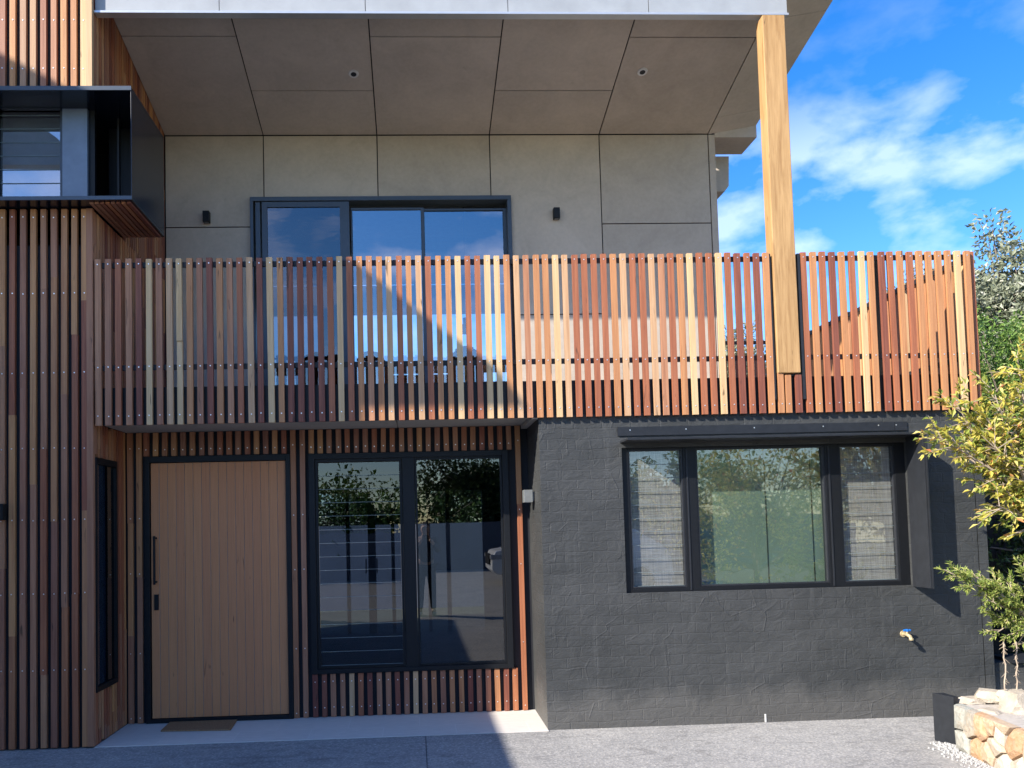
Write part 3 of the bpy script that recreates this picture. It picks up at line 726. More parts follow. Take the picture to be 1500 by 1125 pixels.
# ------------------------------------------------------------------ dining furniture upstairs
def dining_chair(x,y,rz,label):
    o=empty('dining_chair',(x,y,FZ),label,'chair','dining chairs behind the upper glass')
    mb=MB(); mb.tube([(x,y,FZ+.44),(x,y,FZ+.50)],[.22,.23],20); mb.build('seat',M['fence'],o)
    mb=MB(); n=9
    for i in range(n):
        t0=rz-1.1+2.2*i/n; t1=rz-1.1+2.2*(i+1)/n; ha=FZ+.98-.22*abs((i-4)/4.5)**2.5; hb=FZ+.98-.22*abs((i+1-4.5)/4.5)**2.5
        pts=[]
        for z_ in (0,1):
            for tt,rr in ((t0,.24),(t1,.24),(t1,.21),(t0,.21)):
                zz=FZ+.5 if z_==0 else (ha if tt==t0 else hb)
                pts.append((x+rr*math.cos(tt),y+rr*math.sin(tt),zz))
        mb.hexa(pts)
    mb.build('backrest',M['fence'],o)
    for sx in (-1,1):
        for sy in (-1,1):
            mb=MB(); mb.tube([(x+sx*.15,y+sy*.15,FZ+.44),(x+sx*.2,y+sy*.2,FZ-.01)],[.018,.012],8); mb.build('leg',M['black'],o)
p=U(470,520,Y=3.6); dining_chair(p.x,3.4,-PI_-1.5,'dark rounded dining chair behind the left upper door')
p=U(545,520,Y=3.4); dining_chair(p.x,3.4,-1.57,'dark dining chair behind the middle upper pane')
p=U(680,520,Y=3.4); dining_chair(p.x,3.2,-1.57,'dark dining chair behind the right upper pane')
tb=empty('dining_table',(0,3.9,FZ),'dark dining table among the chairs in the upper room','table')
mb=MB(); mb.box(-1.4,.9,3.6,4.3,FZ+.72,FZ+.76); mb.build('tabletop',M['fence'],tb)
for x in (-1.3,.8):
    for y in (3.68,4.22):
        mb=MB(); mb.box(x-.03,x+.03,y-.03,y+.03,FZ-.01,FZ+.72); mb.build('leg',M['fence'],tb)
p=U(683,480,Y=3.4)
pl=empty('pendant_lamp',(p.x,3.4,5.7),'dark pendant lamp hanging behind the right upper pane','lamp')
mb=MB(); mb.tube([(p.x,3.4,5.75),(p.x,3.4,U(683,466,Y=3.4).z)],[.005,.005],6); mb.build('cord',M['black'],pl)
mb=MB(); mb.tube([(p.x,3.4,U(683,466,Y=3.4).z),(p.x,3.4,U(683,475,Y=3.4).z),(p.x-.0,3.4,U(683,476,Y=3.4).z),(p.x,3.4,U(683,488,Y=3.4).z)],[.04,.04,.07,.07],16); mb.build('lamp_shade',M['charcoal'],pl)

# ------------------------------------------------------------------ ground
mb=MB(); mb.quad((-80,-80,-.002),(80,-80,-.002),(80,80,-.002),(-80,80,-.002)); g_=mb.build('ground',plain('soil_and_grass',(.09,.09,.055),.95,0,.35,.8)); tag(g_,kind='structure')
mb=MB(); mb.quad((-14,-20.95,.002),(8,-20.95,.002),(8,.6,.002),(-14,.6,.002)); o=mb.build('driveway',M['agg']); tag(o,kind='structure')
mb=MB(); mb.box(.045,.049,-8,-.02,.0025,.0045); o=mb.build('driveway_joint',M['charcoal']); tag(o,kind='structure')
mb=MB(); tz=.010
mb.hexa([(XL,0.0,.0045),(BX0,-.005,.0045),(BX0,YD+.03,.0045),(XL,YD+.03,.0045),(XL,0.0,tz),(BX0,-.005,tz),(BX0,YD+.03,tz),(XL,YD+.03,tz)])
o=mb.build('paving',M['tile']); tag(o,kind='structure')
# doormat
a=U(235,1072,Z=.012);b=U(338,1070,Z=.012);c=U(348,1055,Z=.012);d=U(250,1058,Z=.012)
mb=MB(); mb.hexa([(a.x,a.y,.0105),(b.x,b.y,.0105),(c.x,c.y,.0105),(d.x,d.y,.0105),(a.x,a.y,.024),(b.x,b.y,.024),(c.x,c.y,.024),(d.x,d.y,.024)])
o=mb.build('doormat',M['mat_'],None,bevel=.004); tag(o,'plain brown coir doormat lying in front of the timber door','doormat')

# ------------------------------------------------------------------ tap
p=U(1330,930,Y=-.02)
tp=empty('garden_tap',(p.x,YW,p.z),'brass garden tap with blue handle on the black brick wall','tap')
mb=MB(); x,z=p.x,p.z
mb.tube([(x,YW,z),(x,YW-.03,z),(x,YW-.07,z-.004)],[.013,.011,.012],12); mb.tube([(x,YW-.05,z-.004),(x,YW-.055,z+.03)],[.012,.009],12)
mb.tube([(x,YW-.065,z-.003),(x+.006,YW-.085,z-.012),(x+.01,YW-.09,z-.03)],[.015,.014,.013],12); mb.tube([(x+.01,YW-.09,z-.025),(x+.01,YW-.09,z-.04)],[.017,.017],12); mb.tube([(x,YW-.002,z),(x,YW-.008,z)],[.028,.026],16)
mb.build('spout',M['brass'],tp,smooth=False)
mb=MB(); mb.tube([(x-.028,YW-.055,z+.036),(x+.028,YW-.055,z+.036)],[.009,.009],10); mb.tube([(x,YW-.055,z+.026),(x,YW-.055,z+.046)],[.012,.012],12); mb.build('handle',M['blue'],tp)
# little weep marks at wall foot
mb=MB(); p=U(1121.5,1062,Y=YW); mb.box(p.x-.006,p.x+.006,YW-.006,YW-.0005,.004,.07); o=mb.build('wall_vent',M['white']); tag(o,'tiny white vent strip at the foot of the black wall','vent')

# ------------------------------------------------------------------ stone planter wall
PA=U(1394,1094,Z=0); 
# steel end post
mb=MB(); ph=U(1394,1022,Y=PA.y).z
bx=PA.x; by=PA.y
c0=U(1386,1093,Z=0); c1=U(1404,1096,Z=0)
Yp=c0.y
mb.hexa([(c0.x+.01,Yp+.14,0),(c0.x+.065,Yp-.01,0),(c0.x+.11,Yp-.0,0),(c0.x+.10,Yp+.14,0),(c0.x+.01,Yp+.14,ph),(c0.x+.065,Yp-.01,ph),(c0.x+.11,Yp-.0,ph),(c0.x+.10,Yp+.14,ph)])
o=mb.build('steel_edging',M['charcoal'],None,bevel=.002); tag(o,'black steel edging post at the left end of the stone planter wall','edging')
def voronoi(n,w,h):
    pts=[(random.uniform(0,w),random.uniform(0,h)) for _ in range(n)]
    for _ in range(2):
        out=[]; 
        for i,p in enumerate(pts):
            poly=cell(i,pts,w,h); cx=sum(q[0] for q in poly)/len(poly); cy=sum(q[1] for q in poly)/len(poly); out.append((p[0]*.4+cx*.6,p[1]*.4+cy*.6))
        pts=out
    return [cell(i,pts,w,h) for i in range(len(pts))]
def cell(i,pts,w,h):
    poly=[(0,0),(w,0),(w,h),(0,h)]; px,py=pts[i]
    for j,(qx,qy) in enumerate(pts):
        if j==i: continue
        mx,my=(px+qx)/2,(py+qy)/2; nx,ny=qx-px,qy-py
        new=[]
        for k in range(len(poly)):
            a=poly[k]; b=poly[(k+1)%len(poly)]
            da=(a[0]-mx)*nx+(a[1]-my)*ny; db=(b[0]-mx)*nx+(b[1]-my)*ny
            if da<=0: new.append(a)
            if (da<0<db) or (db<0<da):
                t=da/(da-db); new.append((a[0]+(b[0]-a[0])*t,a[1]+(b[1]-a[1])*t))
        poly=new
        if not poly: break
    return poly
s0=U(1407,1097,Z=0); s1=U(1475,1131,Z=0); dr=(s1-s0); dr.z=0; dr.normalize(); nrm=Vector((dr.y,-dr.x,0)); 
if nrm.dot(CAM-s0)<0: nrm=-nrm
LEN=3.2; HT=U(1410,1030,Y=s0.y).z
wallo=empty('stone_wall',tuple(s0),'low retaining wall of cream, ochre and grey random stone','stone wall')
mb=MB()
for poly in voronoi(60,LEN,HT):
    cx=sum(q[0] for q in poly)/len(poly); cy=sum(q[1] for q in poly)/len(poly); k=len(poly)
    if k<3: continue
    rings=[]
    for sc,dep in ((1,-.02),(.975,.012),(.90,.03+random.uniform(0,.02)),(.5,.045+random.uniform(0,.02))):
        rings.append([(cx+(q[0]-cx)*sc*.985,cy+(q[1]-cy)*sc*.985,dep) for q in poly])
    n=len(mb.v)
    for rg in rings:
        for (a,b,d_) in rg:
            P=s0+dr*a+nrm*(d_+random.uniform(-.006,.006)); mb.v.append((P.x,P.y,max(0.0,b)))
    for ri in range(3):
        for j in range(k):
            q=(j+1)%k; mb.f.append((n+ri*k+j,n+ri*k+q,n+(ri+1)*k+q,n+(ri+1)*k+j)); mb.m.append(0)
    mb.f.append(tuple(n+3*k+j for j in range(k))); mb.m.append(0)
mb.build('stonework',M['stone'],wallo,fix=True)
mb=MB(); A=s0-nrm*.02; B=s0+dr*LEN-nrm*.02; A2=s0-nrm*.4; B2=s0+dr*LEN-nrm*.4
E2=[(A.x,A.y),(B.x,B.y),(B2.x,B2.y),(A2.x,A2.y)]
mb.hexa([(x,y,0) for x,y in E2]+[(x,y,HT-.01) for x,y in E2]); mb.build('mortar_core',M['mortar'],wallo,fix=True)
# soil bed
mb=MB(); mb.hexa([(x,y,0) for x,y in [(A2.x-.0,A2.y),(B2.x,B2.y),(9,-1.5),(9,0.0)]]+[(x,y,HT-.08) for x,y in [(A2.x,A2.y),(B2.x,B2.y),(9,-1.5),(9,0.0)]]); o=mb.build('garden_bed',plain('garden_soil',(.05,.038,.028),.95,0,.3,20),None,fix=True); tag(o,kind='structure')
def rock(loc,sx,sy,sz,label,seed,mat='rock'):
    import bmesh
    from mathutils import noise as mn
    bm=bmesh.new(); bmesh.ops.create_icosphere(bm,subdivisions=3,radius=1)
    for v in bm.verts:
        d=v.co.normalized(); k=1+.35*mn.noise(d*1.3+Vector((seed,0,0)))+.16*mn.noise(d*3.5+Vector((0,seed,0)))+.05*mn.noise(d*11)
        c=d*k; 
        for ax in Vector((1,.2,.3)),Vector((-.5,.8,.4)),Vector((.2,-.9,.6)),Vector((0,.1,1)),Vector((-.8,-.5,.3)):
            a=ax.normalized(); t=c.dot(a)
            if t>.66: c-=a*(t-.66)*.95
        v.co=Vector((c.x*sx,c.y*sy,c.z*sz))
    me=bpy.data.meshes.new('rock'); bm.to_mesh(me); bm.free(); me.materials.append(M[mat])
    o=bpy.data.objects.new('rock',me); C.objects.link(o); o.location=loc; o.rotation_euler=(0,0,seed); tag(o,label,'rock','rocks on top of the stone wall'); return o
q=U(1492,1026,Y=s0.y-.2); rock((q.x,q.y,HT+.04),.17,.13,.12,'large cream boulder sitting on the stone wall at the right edge',1.0)
q=U(1450,1022,Y=s0.y+.05); rock((q.x,q.y,HT+.03),.13,.10,.07,'small pointed cream rock beside the large boulder',2.2)
q=U(1425,1030,Y=s0.y+.08); rock((q.x,q.y,HT+.0),.12,.09,.035,'flat pale capping stone next to the black steel edging',3.1)
for i,(px,lab) in enumerate(((1470,'flat cream capstone left of the large boulder'),(1452,'rough tan capstone in the middle of the stone wall top'),(1412,'small ochre capstone at the left end of the stone wall'),(1500,'broad grey capstone in front of the large boulder'))):
    t_=(U(px,1035,Z=HT).x-s0.x)/dr.x; P_=s0+dr*t_-nrm*.10; rock((P_.x,P_.y,HT-.015),.11,.08,.035,lab,4.3+i*1.7)
# gravel strip: scattered chips
import bmesh
mb=MB()
for i in range(1500):
    a=random.uniform(-.15,2.6); d_=abs(random.gauss(0,.075)); P=s0+dr*a+nrm*(.03+d_)
    if a<0: P=s0+dr*(a)+nrm*random.uniform(-.02,.14)
    s_=random.uniform(.004,.011); pts=[]
    th=random.uniform(0,6)
    for zz in (.002,.002+s_*1.2):
        for k in range(4):
            t=th+k*1.57+random.uniform(-.3,.3); rr=s_*(1 if zz<.003 else .6); pts.append((P.x+rr*math.cos(t),P.y+rr*math.sin(t),zz+random.uniform(0,.002)))
    mb.hexa(pts)
o=mb.build('gravel',M['gravel']); tag(o,'pale gravel chips along the foot of the stone wall','gravel',kind='stuff')
# black retaining wall with cap behind the planter
mb=MB(); cx0=JX+.11; zc=U(1485,965,Y=.10).z
mb.box(cx0,9,.10,.3,0,zc-.03); 
o=mb.build('low_wall',M['brick']); tag(o,'low black rendered garden wall behind the stone planter','wall')
mb=MB(); mb.box(cx0+.15,9,.06,.34,zc-.03,zc); mb.build('wall_cap',M['charcoal'],o)
# dark paling fence
mb=MB(); x=JX+.12
while x<11: mb.box(x,x+.09,1.6+random.uniform(-.004,.004),1.62,0,2.35+random.uniform(-.02,.02)); x+=.094
fo=mb.build('paling_fence',M['fence']); tag(fo,'dark stained paling fence behind the trees on the right','fence')
mb=MB(); mb.box(JX+.12,11,1.625,1.66,1.9,1.99); mb.build('rail',M['fence'],fo)

# ------------------------------------------------------------------ plants
class Leaves:
    def __init__(s): s.v=[];s.f=[]
    def add(s,p,d,n,l,w,fold=.25):
        p=Vector(p); d=d.normalized(); sd=d.cross(n)
        if sd.length<1e-4: sd=d.cross(Vector((1,0,0)))
        sd.normalize(); nn=sd.cross(d)
        k=len(s.v); m=p+d*l*.45; tip=p+d*l-nn*l*.12
        s.v+=[tuple(p),tuple(m+sd*w*.5+nn*w*fold),tuple(tip),tuple(m-sd*w*.5+nn*w*fold)]
        s.f+=[(k,k+1,k+2),(k,k+2,k+3)]
    def build(s,name,mat,parent):
        me=bpy.data.meshes.new(name); me.from_pydata(s.v,[],s.f); me.materials.append(mat); me.update()
        o=bpy.data.objects.new(name,me); C.objects.link(o); 
        if parent is not None: o.parent=parent; o.matrix_parent_inverse=parent.matrix_world.inverted()
        return o
def rv():
    while True:
        v=Vector((random.uniform(-1,1),random.uniform(-1,1),random.uniform(-1,1)))
        if .05<v.length<1: return v
def tree(name,label,cat,base,centre,rad,nclump,per,ls,lw,mat,bark='bark',cl=.3,group=None,trunk_r=.06,surf=.55,flat=1.0):
    o=empty(name,base,label,cat,group); base=Vector(base); c=Vector(centre)
    L_=Leaves(); mb=MB(); top=Vector((c.x,c.y,c.z+rad[2]*.3)); mid=base.lerp(top,.5)+rv()*.08
    mb.tube([base,mid,top],[trunk_r,trunk_r*.7,trunk_r*.25],8)
    for i in range(nclump):
        v=rv().normalized()*(surf+(1-surf)*random.random()); k=1+.22*math.sin(v.x*5+v.z*4+c.x)
        cc=c+Vector((v.x*rad[0],v.y*rad[1],v.z*rad[2]))*k
        t=random.uniform(.35,.95); st=base.lerp(top,t); mdl=st.lerp(cc,.5)+Vector((0,0,-.08*rad[2]))
        mb.tube([st,mdl,cc],[trunk_r*.3,trunk_r*.18,trunk_r*.06],5,cap=False)
        cs=cl*random.uniform(.6,1.25)
        for j in range(int(per*random.uniform(.7,1.3))):
            w=rv()*cs; p=cc+Vector((w.x,w.y,w.z*flat))
            d=(w.normalized()*.6+rv()+Vector((0,0,-.1))); L_.add(p,d,rv(),ls*random.uniform(.6,1.25),lw*random.uniform(.7,1.2))
    mb.build('trunk',M[bark],o); L_.build('crown',mat,o); return o
# yellow tree near camera at right
def branchy(name,label,cat,base,sprays,ls,lw,mat,bark,nb=1,lpn=26,tw=.35,dens=1.0,droop=.25):
    o=empty(name,base,label,cat); base=Vector(base); L_=Leaves(); mb=MB()
    for (st,en,r) in sprays:
        st=Vector(st); en=Vector(en); mdl=st.lerp(en,.5)+rv()*.06
        mb.tube([st,mdl,en],[r,r*.6,r*.2],6,cap=False)
        L=(en-st).length
        for i in range(int(L*20*dens)):
            t=random.uniform(.12,1.0); a=st.lerp(mdl,t*2) if t<.5 else mdl.lerp(en,t*2-1)
            dirn=((en-st).normalized()*.6+rv()*.9+Vector((-.1,0,.1))).normalized(); l=tw*random.uniform(.35,1)
            b=a+dirn*l; b.z-=droop*l*.4
            mb.tube([a,a.lerp(b,.5)+Vector((0,0,.01)),b],[r*.22+.001,r*.12+.001,.0012],4,cap=False)
            for k in range(int(lpn*l/tw)+2):
                q=a.lerp(b,random.uniform(.25,1)); d=(dirn*.8+rv()*.9+Vector((0,0,-droop))); L_.add(q,d,rv()+Vector((0,-.5,1)),ls*random.uniform(.6,1.2),lw*random.uniform(.7,1.15))
    mb.build('trunk',M[bark],o); L_.build('crown',mat,o); return o
def at(px,py,y): return tuple(U(px,py,Y=y))
yb=(4.95,-.9,HT-.1)
hub=at(1530,760,-.85)
sp=[(yb,hub,.045)]
for (px,py,y) in ((1490,520,-.8),(1455,570,-.9),(1400,590,-.8),(1375,640,-.9),(1395,655,-.6),(1440,640,-1.0),(1450,700,-.9),(1480,600,-.6),(1500,660,-1.1),(1415,520,-.7) ,(1520,500,-1.0),(1540,560,-.8),(1560,640,-.8),(1600,560,-1.2),(1620,480,-.9),(1460,740,-1.0),(1500,735,-.9),(1435,610,-.7),(1560,700,-1.1)):
    if (px,py)==(1415,520): continue
    sp.append((hub,at(px,py,y),.014))
for (px,py,y) in ((1420,640,-.85),(1445,610,-.9)):
    sp.append((at(1500,690,-.9),at(px,py,y),.010))
branchy('autumn_tree','small tree with yellow autumn leaves in front of the black wall','tree',yb,sp,.062,.026,L_yel,'barkpale',lpn=17,tw=.28,dens=1.3)
# windswept pine-like shrub, in front
sh=at(1530,960,-1.1); sp=[((sh[0],sh[1],HT-.1),sh,.03)]
for (px,py,y) in ((1390,838,-1.0),(1410,850,-1.1),(1430,845,-.9),(1455,850,-1.0),(1480,860,-1.0),(1450,880,-1.1),(1465,905,-1.0),(1480,930,-1.1),(1500,900,-.9),(1500,830,-1.1),(1530,860,-1.0),(1560,880,-1.1),(1455,930,-1.0),(1490,945,-.9)):
    sp.append((at(1510,905,-1.05),at(px,py,y),.010))
branchy('windswept_shrub','wind-swept shrub with narrow olive leaves and hanging roots above the stone wall','shrub',(sh[0],sh[1],HT-.1),sp,  .040,.010,L_bon,'barkpale',lpn=34,tw=.12,dens=2.6,droop=-.1)
shr=[o for o in bpy.data.objects if o.name.startswith('windswept_shrub')][0]
mb=MB()
for px in (1471,1488):
    a=Vector(at(px,940,-1.0)); b=Vector(at(px+2,1010,-1.0)); pts=[a.lerp(b,i/6)+Vector((random.uniform(-.008,.008),0,0)) for i in range(7)]
    mb.tube(pts,[.005]*7,5)
    for i in range(26):
        q=a.lerp(b,random.random()); mb.tube([q,q+Vector((random.uniform(-.03,.03),random.uniform(-.02,.02),-random.uniform(.01,.03)))],[.002,.001],4,cap=False)
mb.build('hanging_root',M['barkpale'],shr)
# trees behind
tree('hedge_tree','dense bright green hedge tree right of the balcony','tree',(9.05,4.4,0),(9.0,4.4,3.0),(1.25,1.1,1.9),240,110,.075,.04,L_grn,cl=.3,surf=.35)
tree('grey_leaved_tree','tall grey-green tree rising behind the green hedge','tree',(11.1,7.2,0),(11.0,7.2,4.7),(1.55,1.3,1.9),300,130,.11,.06,L_gry,cl=.34,surf=.2,trunk_r=.12)
tree('distant_tree','thin-leaved tree glimpsed through slats right of the grey wall','tree',(7.9,12,0),(7.9,12,4.9),(1.1,1,1.55),110,80,.11,.05,L_gry,cl=.32,surf=.3,trunk_r=.1,group=None)
tree('distant_tree','tree tips just showing above the right end of the balustrade','tree',(13.1,13,0),(13.1,13,6.9),(1.1,1.2,1.25),60,60,.12,.05,L_gry,cl=.35,surf=.3,trunk_r=.1)
tree('garden_bush','dark bush in shade below the yellow tree','bush',(6.3,.9,0),(6.3,.9,1.2),(1.0,.5,1.1),90,60,.07,.035,L_drk,cl=.25,surf=.4)
# back garden fence and hedge seen through the entry hall
mb=MB(); mb.box(-6,6,9.6,9.65,0,1.72); o=mb.build('garden_fence',M['fencepale']); tag(o,'pale panel fence seen through the entry window','fence')
mb=MB()
for x in range(-6,7,2): mb=MB(); mb.box(x-.04,x+.04,9.65,9.7,0,1.72); mb.build('post',M['charcoal'],o)
tree('garden_tree','green hedge above the pale fence seen through the entry window','tree',(-.6,10.6,0),(-.6,10.6,2.2),(3.8,.8,1.1),220,100,.12,.06,L_drk,cl=.35,surf=.1)

# ------------------------------------------------------------------ street side, behind the photographer (seen in the glass)
mb=MB(); mb.box(-16,16,-21.2,-21,0,1.75); o=mb.build('street_wall',M['fencepale']); tag(o,'pale street wall mirrored in the entry glass','wall')
for i,(x,y,h,rx,m_) in enumerate(((-9,-24,4.2,3.2,L_drk),(-3.2,-25,3.6,3.0,L_grn),(3,-24,4.6,3.2,L_drk),(9.5,-24.5,4.0,3.4,L_grn))):
    tree('street_tree',('broad dark tree mirrored at the left of the glass','bushy green tree mirrored behind the photographer','tall dark tree mirrored behind the car','green street tree mirrored far right')[i],'tree',(x,y,0),(x,y,h*.6),(rx,1.8,h*.55),150,90,.22,.12,m_,cl=.7,surf=.15,trunk_r=.18,group='trees across the street')
# shrub in front garden mirrored in the front room window
tree('garden_tree','leafy front garden tree mirrored in the front room window','tree',(5.2,-5.2,0),(5.2,-5.0,1.95),(1.7,1.2,1.25),120,60,.07,.032,L_yel,cl=.26,surf=.3)
# white car
def car(cx,cy):
    o=empty('parked_car',(cx,cy,0),'white sport utility car mirrored in the entry window','car')
    wh=plain('white_car_paint',(.74,.75,.76),.22,0,.02); dg=plain('car_glass',(.02,.025,.03),.08); ty=plain('tyre',(.02,.02,.02),.8)
    prof=[(0,.42),(.02,.75),(.12,.93),(1.05,1.08),(1.75,1.62),(2.3,1.72),(3.7,1.70),(4.35,1.25),(4.55,1.05),(4.62,.5),(4.55,.30),(.15,.28)]
    mb=MB(); n=len(prof); ws=[.78 if p[1]>1.3 else .93 for p in prof]
    for s in (-1,1):
        for (x,z),w in zip(prof,ws): mb.v.append((cx+x,cy+s*w,z))
    for i in range(n):
        j=(i+1)%n; mb.f.append((i,j,n+j,n+i)); mb.m.append(0)
    mb.f.append(tuple(range(n))); mb.m.append(0); mb.f.append(tuple(reversed(range(n,2*n)))); mb.m.append(0)
    mb.build('body',wh,o,fix=True,bevel=.05)
    for s in (-1,1):
        for wx in (.88,3.72):
            mb=MB(); mb.tube([(cx+wx,cy+s*.72,.36),(cx+wx,cy+s*.95,.36)],[.36,.36],24); wl=mb.build('wheel',ty,o)
            mb=MB(); mb.tube([(cx+wx,cy+s*.94,.36),(cx+wx,cy+s*.96,.36)],[.23,.22],20); mb.build('rim',M['greylamp'],wl)
        mb=MB(); 
        for a in ((1.35,1.12,1.82,1.58,2.5),(2.58,1.12,2.58,1.6,3.55)):
            mb.hexa([(cx+a[0],cy+s*.90,1.14),(cx+a[4],cy+s*.90,1.14),(cx+a[4],cy+s*.94,1.14),(cx+a[0],cy+s*.94,1.14),(cx+a[2],cy+s*.78,1.58),(cx+a[4],cy+s*.78,1.6),(cx+a[4],cy+s*.82,1.6),(cx+a[2],cy+s*.82,1.58)])
        mb.build('side_window',dg,o,fix=True)
        mb=MB(); mb.box(cx-.02,cx+.32,cy+s*.62,cy+s*.945,.70,.84); mb.build('headlight',plain('lamp_glass',(.35,.37,.4),.1),o,bevel=.03)
    mb=MB(); mb.box(cx-.03,cx+.01,cy-.55,cy+.55,.55,.86); mb.build('grille',M['black'],o)
    mb=MB(); mb.hexa([(cx+1.08,cy-.8,1.10),(cx+1.08,cy+.8,1.10),(cx+1.12,cy+.8,1.10),(cx+1.12,cy-.8,1.10),(cx+1.68,cy-.72,1.60),(cx+1.68,cy+.72,1.60),(cx+1.74,cy+.72,1.6),(cx+1.74,cy-.72,1.6)]); mb.build('windscreen',dg,o,fix=True)
    return o
car(2.05,-14.2)
# ------------------------------------------------------------------ photographer
def skin_body(name,verts,edges,rad,mat,parent,sub=2):
    me=bpy.data.meshes.new(name); me.from_pydata(verts,edges,[]); o=bpy.data.objects.new(name,me); C.objects.link(o)
    if parent is not None: o.parent=parent; o.matrix_parent_inverse=parent.matrix_world.inverted()
    s=o.modifiers.new('skin','SKIN'); 
    for i,r in enumerate(rad): me.skin_vertices[0].data[i].radius=(r,r) if not isinstance(r,tuple) else r
    me.skin_vertices[0].data[0].use_root=True
    d=o.modifiers.new('sub','SUBSURF'); d.levels=sub; d.render_levels=sub
    me.materials.append(mat); 
    return o
PY=-6.85; PX=.19
skinm=plain('skin',(.50,.30,.21),.5); cloth=plain('dark_shirt',(.03,.035,.045),.85); jeans=plain('dark_trousers',(.02,.024,.035),.85); shoe=plain('pale_shoes',(.5,.5,.5),.6)
hairm=plain('brown_hair',(.06,.035,.02),.7)
V=[(0,0,.95),(0,0,1.12),(0,.0,1.30),(0,0,1.42),(0,.01,1.49),(0,.03,1.56),(0,.035,1.64),(0,.03,1.70), #0-7
   (.17,0,1.40),(.24,.10,1.20),(.13,.33,1.36),(.07,.38,1.43), # right arm 8-11
   (-.17,0,1.40),(-.24,.10,1.20),(-.13,.33,1.36),(-.07,.38,1.43), #12-15
   (.09,0,.88),(.11,.01,.50),(.12,0,.10),(-.09,0,.88),(-.11,.01,.50),(-.13,0,.10), #16-21
   (.13,.13,.045),(-.14,.13,.045)]
E_=[(0,1),(1,2),(2,3),(3,4),(4,5),(5,6),(6,7),(3,8),(8,9),(9,10),(10,11),(3,12),(12,13),(13,14),(14,15),(0,16),(16,17),(17,18),(18,22),(0,19),(19,20),(20,21),(21,23)]
rad=[.15,.14,(.17,.12),(.13,.10),.055,.085,.10,.07,.065,.05,.035,.035,.065,.05,.035,.035,.09,.06,.045,.09,.06,.045,.04,.04]
per=empty('person',(PX,PY,0),'person in dark clothes holding up a phone, mirrored in the entry glass','person')
T=lambda v:(v[0]+PX,v[1]+PY,v[2])
skin_body('body',[T(v) for v in V],E_,rad,skinm,per)
Vs=[V[i] for i in (0,1,2,3,8,9,10,12,13,14)]; Es=[(0,1),(1,2),(2,3),(3,4),(4,5),(5,6),(3,7),(7,8),(8,9)]
skin_body('shirt',[T(v) for v in Vs],Es,[.165,.155,(.185,.135),(.145,.115),.08,.065,.045,.08,.065,.045],cloth,per)
Vt=[V[i] for i in (0,16,17,18,19,20,21)]; skin_body('trousers',[T(v) for v in Vt],[(0,1),(1,2),(2,3),(0,4),(4,5),(5,6)],[.165,.105,.075,.06,.105,.075,.06],jeans,per)
for sx in (.13,-.13):
    skin_body('shoe',[T((sx,-.05,.045)),T((sx,.06,.045)),T((sx,.17,.035))],[(0,1),(1,2)],[.05,.052,.04],shoe,per,1)
skin_body('hair',[T((0,-.02,1.62)),T((0,0,1.70)),T((0,.03,1.745))],[(0,1),(1,2)],[.09,.095,.06],hairm,per,1)
for s in (-1,1):
    mb=MB(); mb.tube([T((s*.03,.115,1.645)),T((s*.03,.128,1.645))],[.011,.006],8); mb.build('eye',M['black'],per)
    for k in range(4):
        z=1.44+k*.018; skin_body('finger',[T((s*.07,.385,z)),T((s*.078,.42,z+.004)),T((s*.062,.435,z+.004)),T((s*.045,.432,z+.003))],[(0,1),(1,2),(2,3)],[.009,.009,.008,.007],skinm,per,1)
    skin_body('thumb',[T((s*.06,.375,1.44)),T((s*.05,.385,1.47)),T((s*.035,.392,1.48))],[(0,1),(1,2)],[.011,.010,.008],skinm,per,1)
mb=MB(); mb.box(PX-.072,PX+.072,PY+.402,PY+.411,1.435,1.51); ph_=mb.build('phone',M['black'],None,bevel=.002); tag(ph_,'black phone held sideways by the mirrored person','phone')

# ------------------------------------------------------------------ unseen gable, its outline shaped to throw the shade on the left
SUN=Vector((1.62,1,-1.17))
def cast(px,py,Y): 
    p=U(px,py,Y=Y); return (p.x-1.62*p.y,p.z+1.17*p.y)
pts=[cast(690,1041,YD),(-.64,2.2),cast(497,605,0),cast(499,574,0),cast(738,572,0),cast(690,512,0),cast(600,448,0),cast(503,372,0),cast(95,125,0),cast(0,77,0)]
g0=cast(735,1080,0); 
Yc=-3.0
poly=[(x+1.62*Yc,z-1.17*Yc) for x,z in pts]
lastx,lastz=poly[-1]; poly.append((lastx-3,lastz+1.4)); poly.append((lastx-3,poly[0][1]))
nb_=empty('shade_gable',(-9,-3,0),'unseen gable shape out at the left, added to cast the shade','house')
mb=MB(); mb.prism(poly,Yc-.12,Yc); mb.build('gable',M['fasc'],nb_,fix=True)
mb=MB(); mb.box(-9.5,-6.6,-3.9,-3.13,0,poly[0][1]+.5); mb.build('wall',M['fasc'],nb_)
# unseen roof slab added for its straight shade edge, parallel to the drive
H=3.45; gp=U(746,1100,Z=0); xe=gp.x-1.62/1.17*H
mb=MB(); mb.box(xe-1.4,xe,-9,-1.2,H-.2,H); cp=mb.build('shade_roof',M['charcoal']); tag(cp,'flat roof slab left of the camera, added to shade the drive','shade_roof')
mb=MB(); mb.box(xe-1.3,xe-.1,-8.9,-8.8,0,H-.2); mb.box(xe-.9,xe-.8,-8.8,-1.4,0,H-.2); mb.build('wall',plain('cream_render',(.55,.5,.44),.8),cp)  # added wall, kept pale to bounce light towards the entry

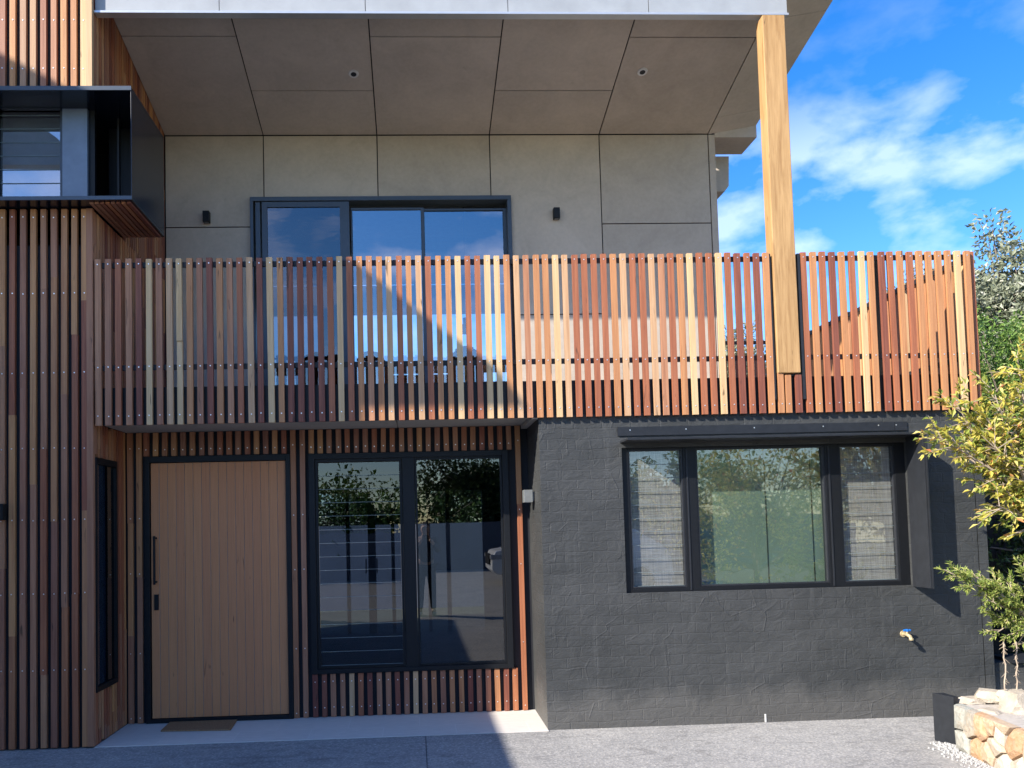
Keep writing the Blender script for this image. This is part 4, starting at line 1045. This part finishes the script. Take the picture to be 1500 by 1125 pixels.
# ------------------------------------------------------------------ light and sky
el=math.atan2(1.17,math.hypot(1.62,1)); az=math.atan2(-1.62,-1)
sd=bpy.data.lights.new('sun','SUN'); sd.energy=4.0; sd.angle=R(.53); sd.color=(1,.93,.83)
so=bpy.data.objects.new('sun',sd); C.objects.link(so); so.rotation_euler=SUN.to_track_quat('-Z','Y').to_euler(); so.location=(-20,-12,15)
w=bpy.data.worlds.new('World'); scene.world=w; w.use_nodes=True; N=w.node_tree.nodes; L=w.node_tree.links
bg=N['Background']; sk=N.new('ShaderNodeTexSky'); sk.sky_type='NISHITA'; sk.sun_disc=False; sk.sun_elevation=el; sk.sun_rotation=az%(2*math.pi); sk.ozone_density=2.2; sk.air_density=1.0; sk.dust_density=.4
hs=N.new('ShaderNodeHueSaturation'); hs.inputs['Saturation'].default_value=1.42; hs.inputs['Hue'].default_value=.512; hs.inputs['Value'].default_value=.92; L.new(sk.outputs[0],hs.inputs['Color'])
tc=N.new('ShaderNodeTexCoord'); mp=N.new('ShaderNodeMapping'); mp.inputs['Scale'].default_value=(4.6,4.6,8.5); mp.inputs['Location'].default_value=(2.7,1.4,.8); L.new(tc.outputs['Generated'],mp.inputs['Vector'])
f=noise(N,L,mp.outputs[0],2.3,8,.52,.1)
sz=N.new('ShaderNodeSeparateXYZ'); L.new(tc.outputs['Generated'],sz.inputs[0])
band=ramp(N,L,sz.outputs[2],[(.16,.35),(.25,.6),(.31,1.0),(.39,1.0),(.45,.28),(.52,.12),(.8,.4)])
cf=math_(N,L,'MULTIPLY',ramp(N,L,f,[(.44,0.0),(.64,.40)]),band)
mx=mixc(N,L,cf,hs.outputs['Color'],(4.7,5.1,7.0)); L.new(mx,bg.inputs['Color']); bg.inputs['Strength'].default_value=.125
scene.view_settings.view_transform='Standard'; scene.view_settings.look='None'; scene.view_settings.exposure=1.38; scene.view_settings.gamma=1; scene.view_settings.use_curve_mapping=False
scene.render.engine='CYCLES'; scene.cycles.max_bounces=10; scene.cycles.transparent_max_bounces=16; scene.cycles.diffuse_bounces=5
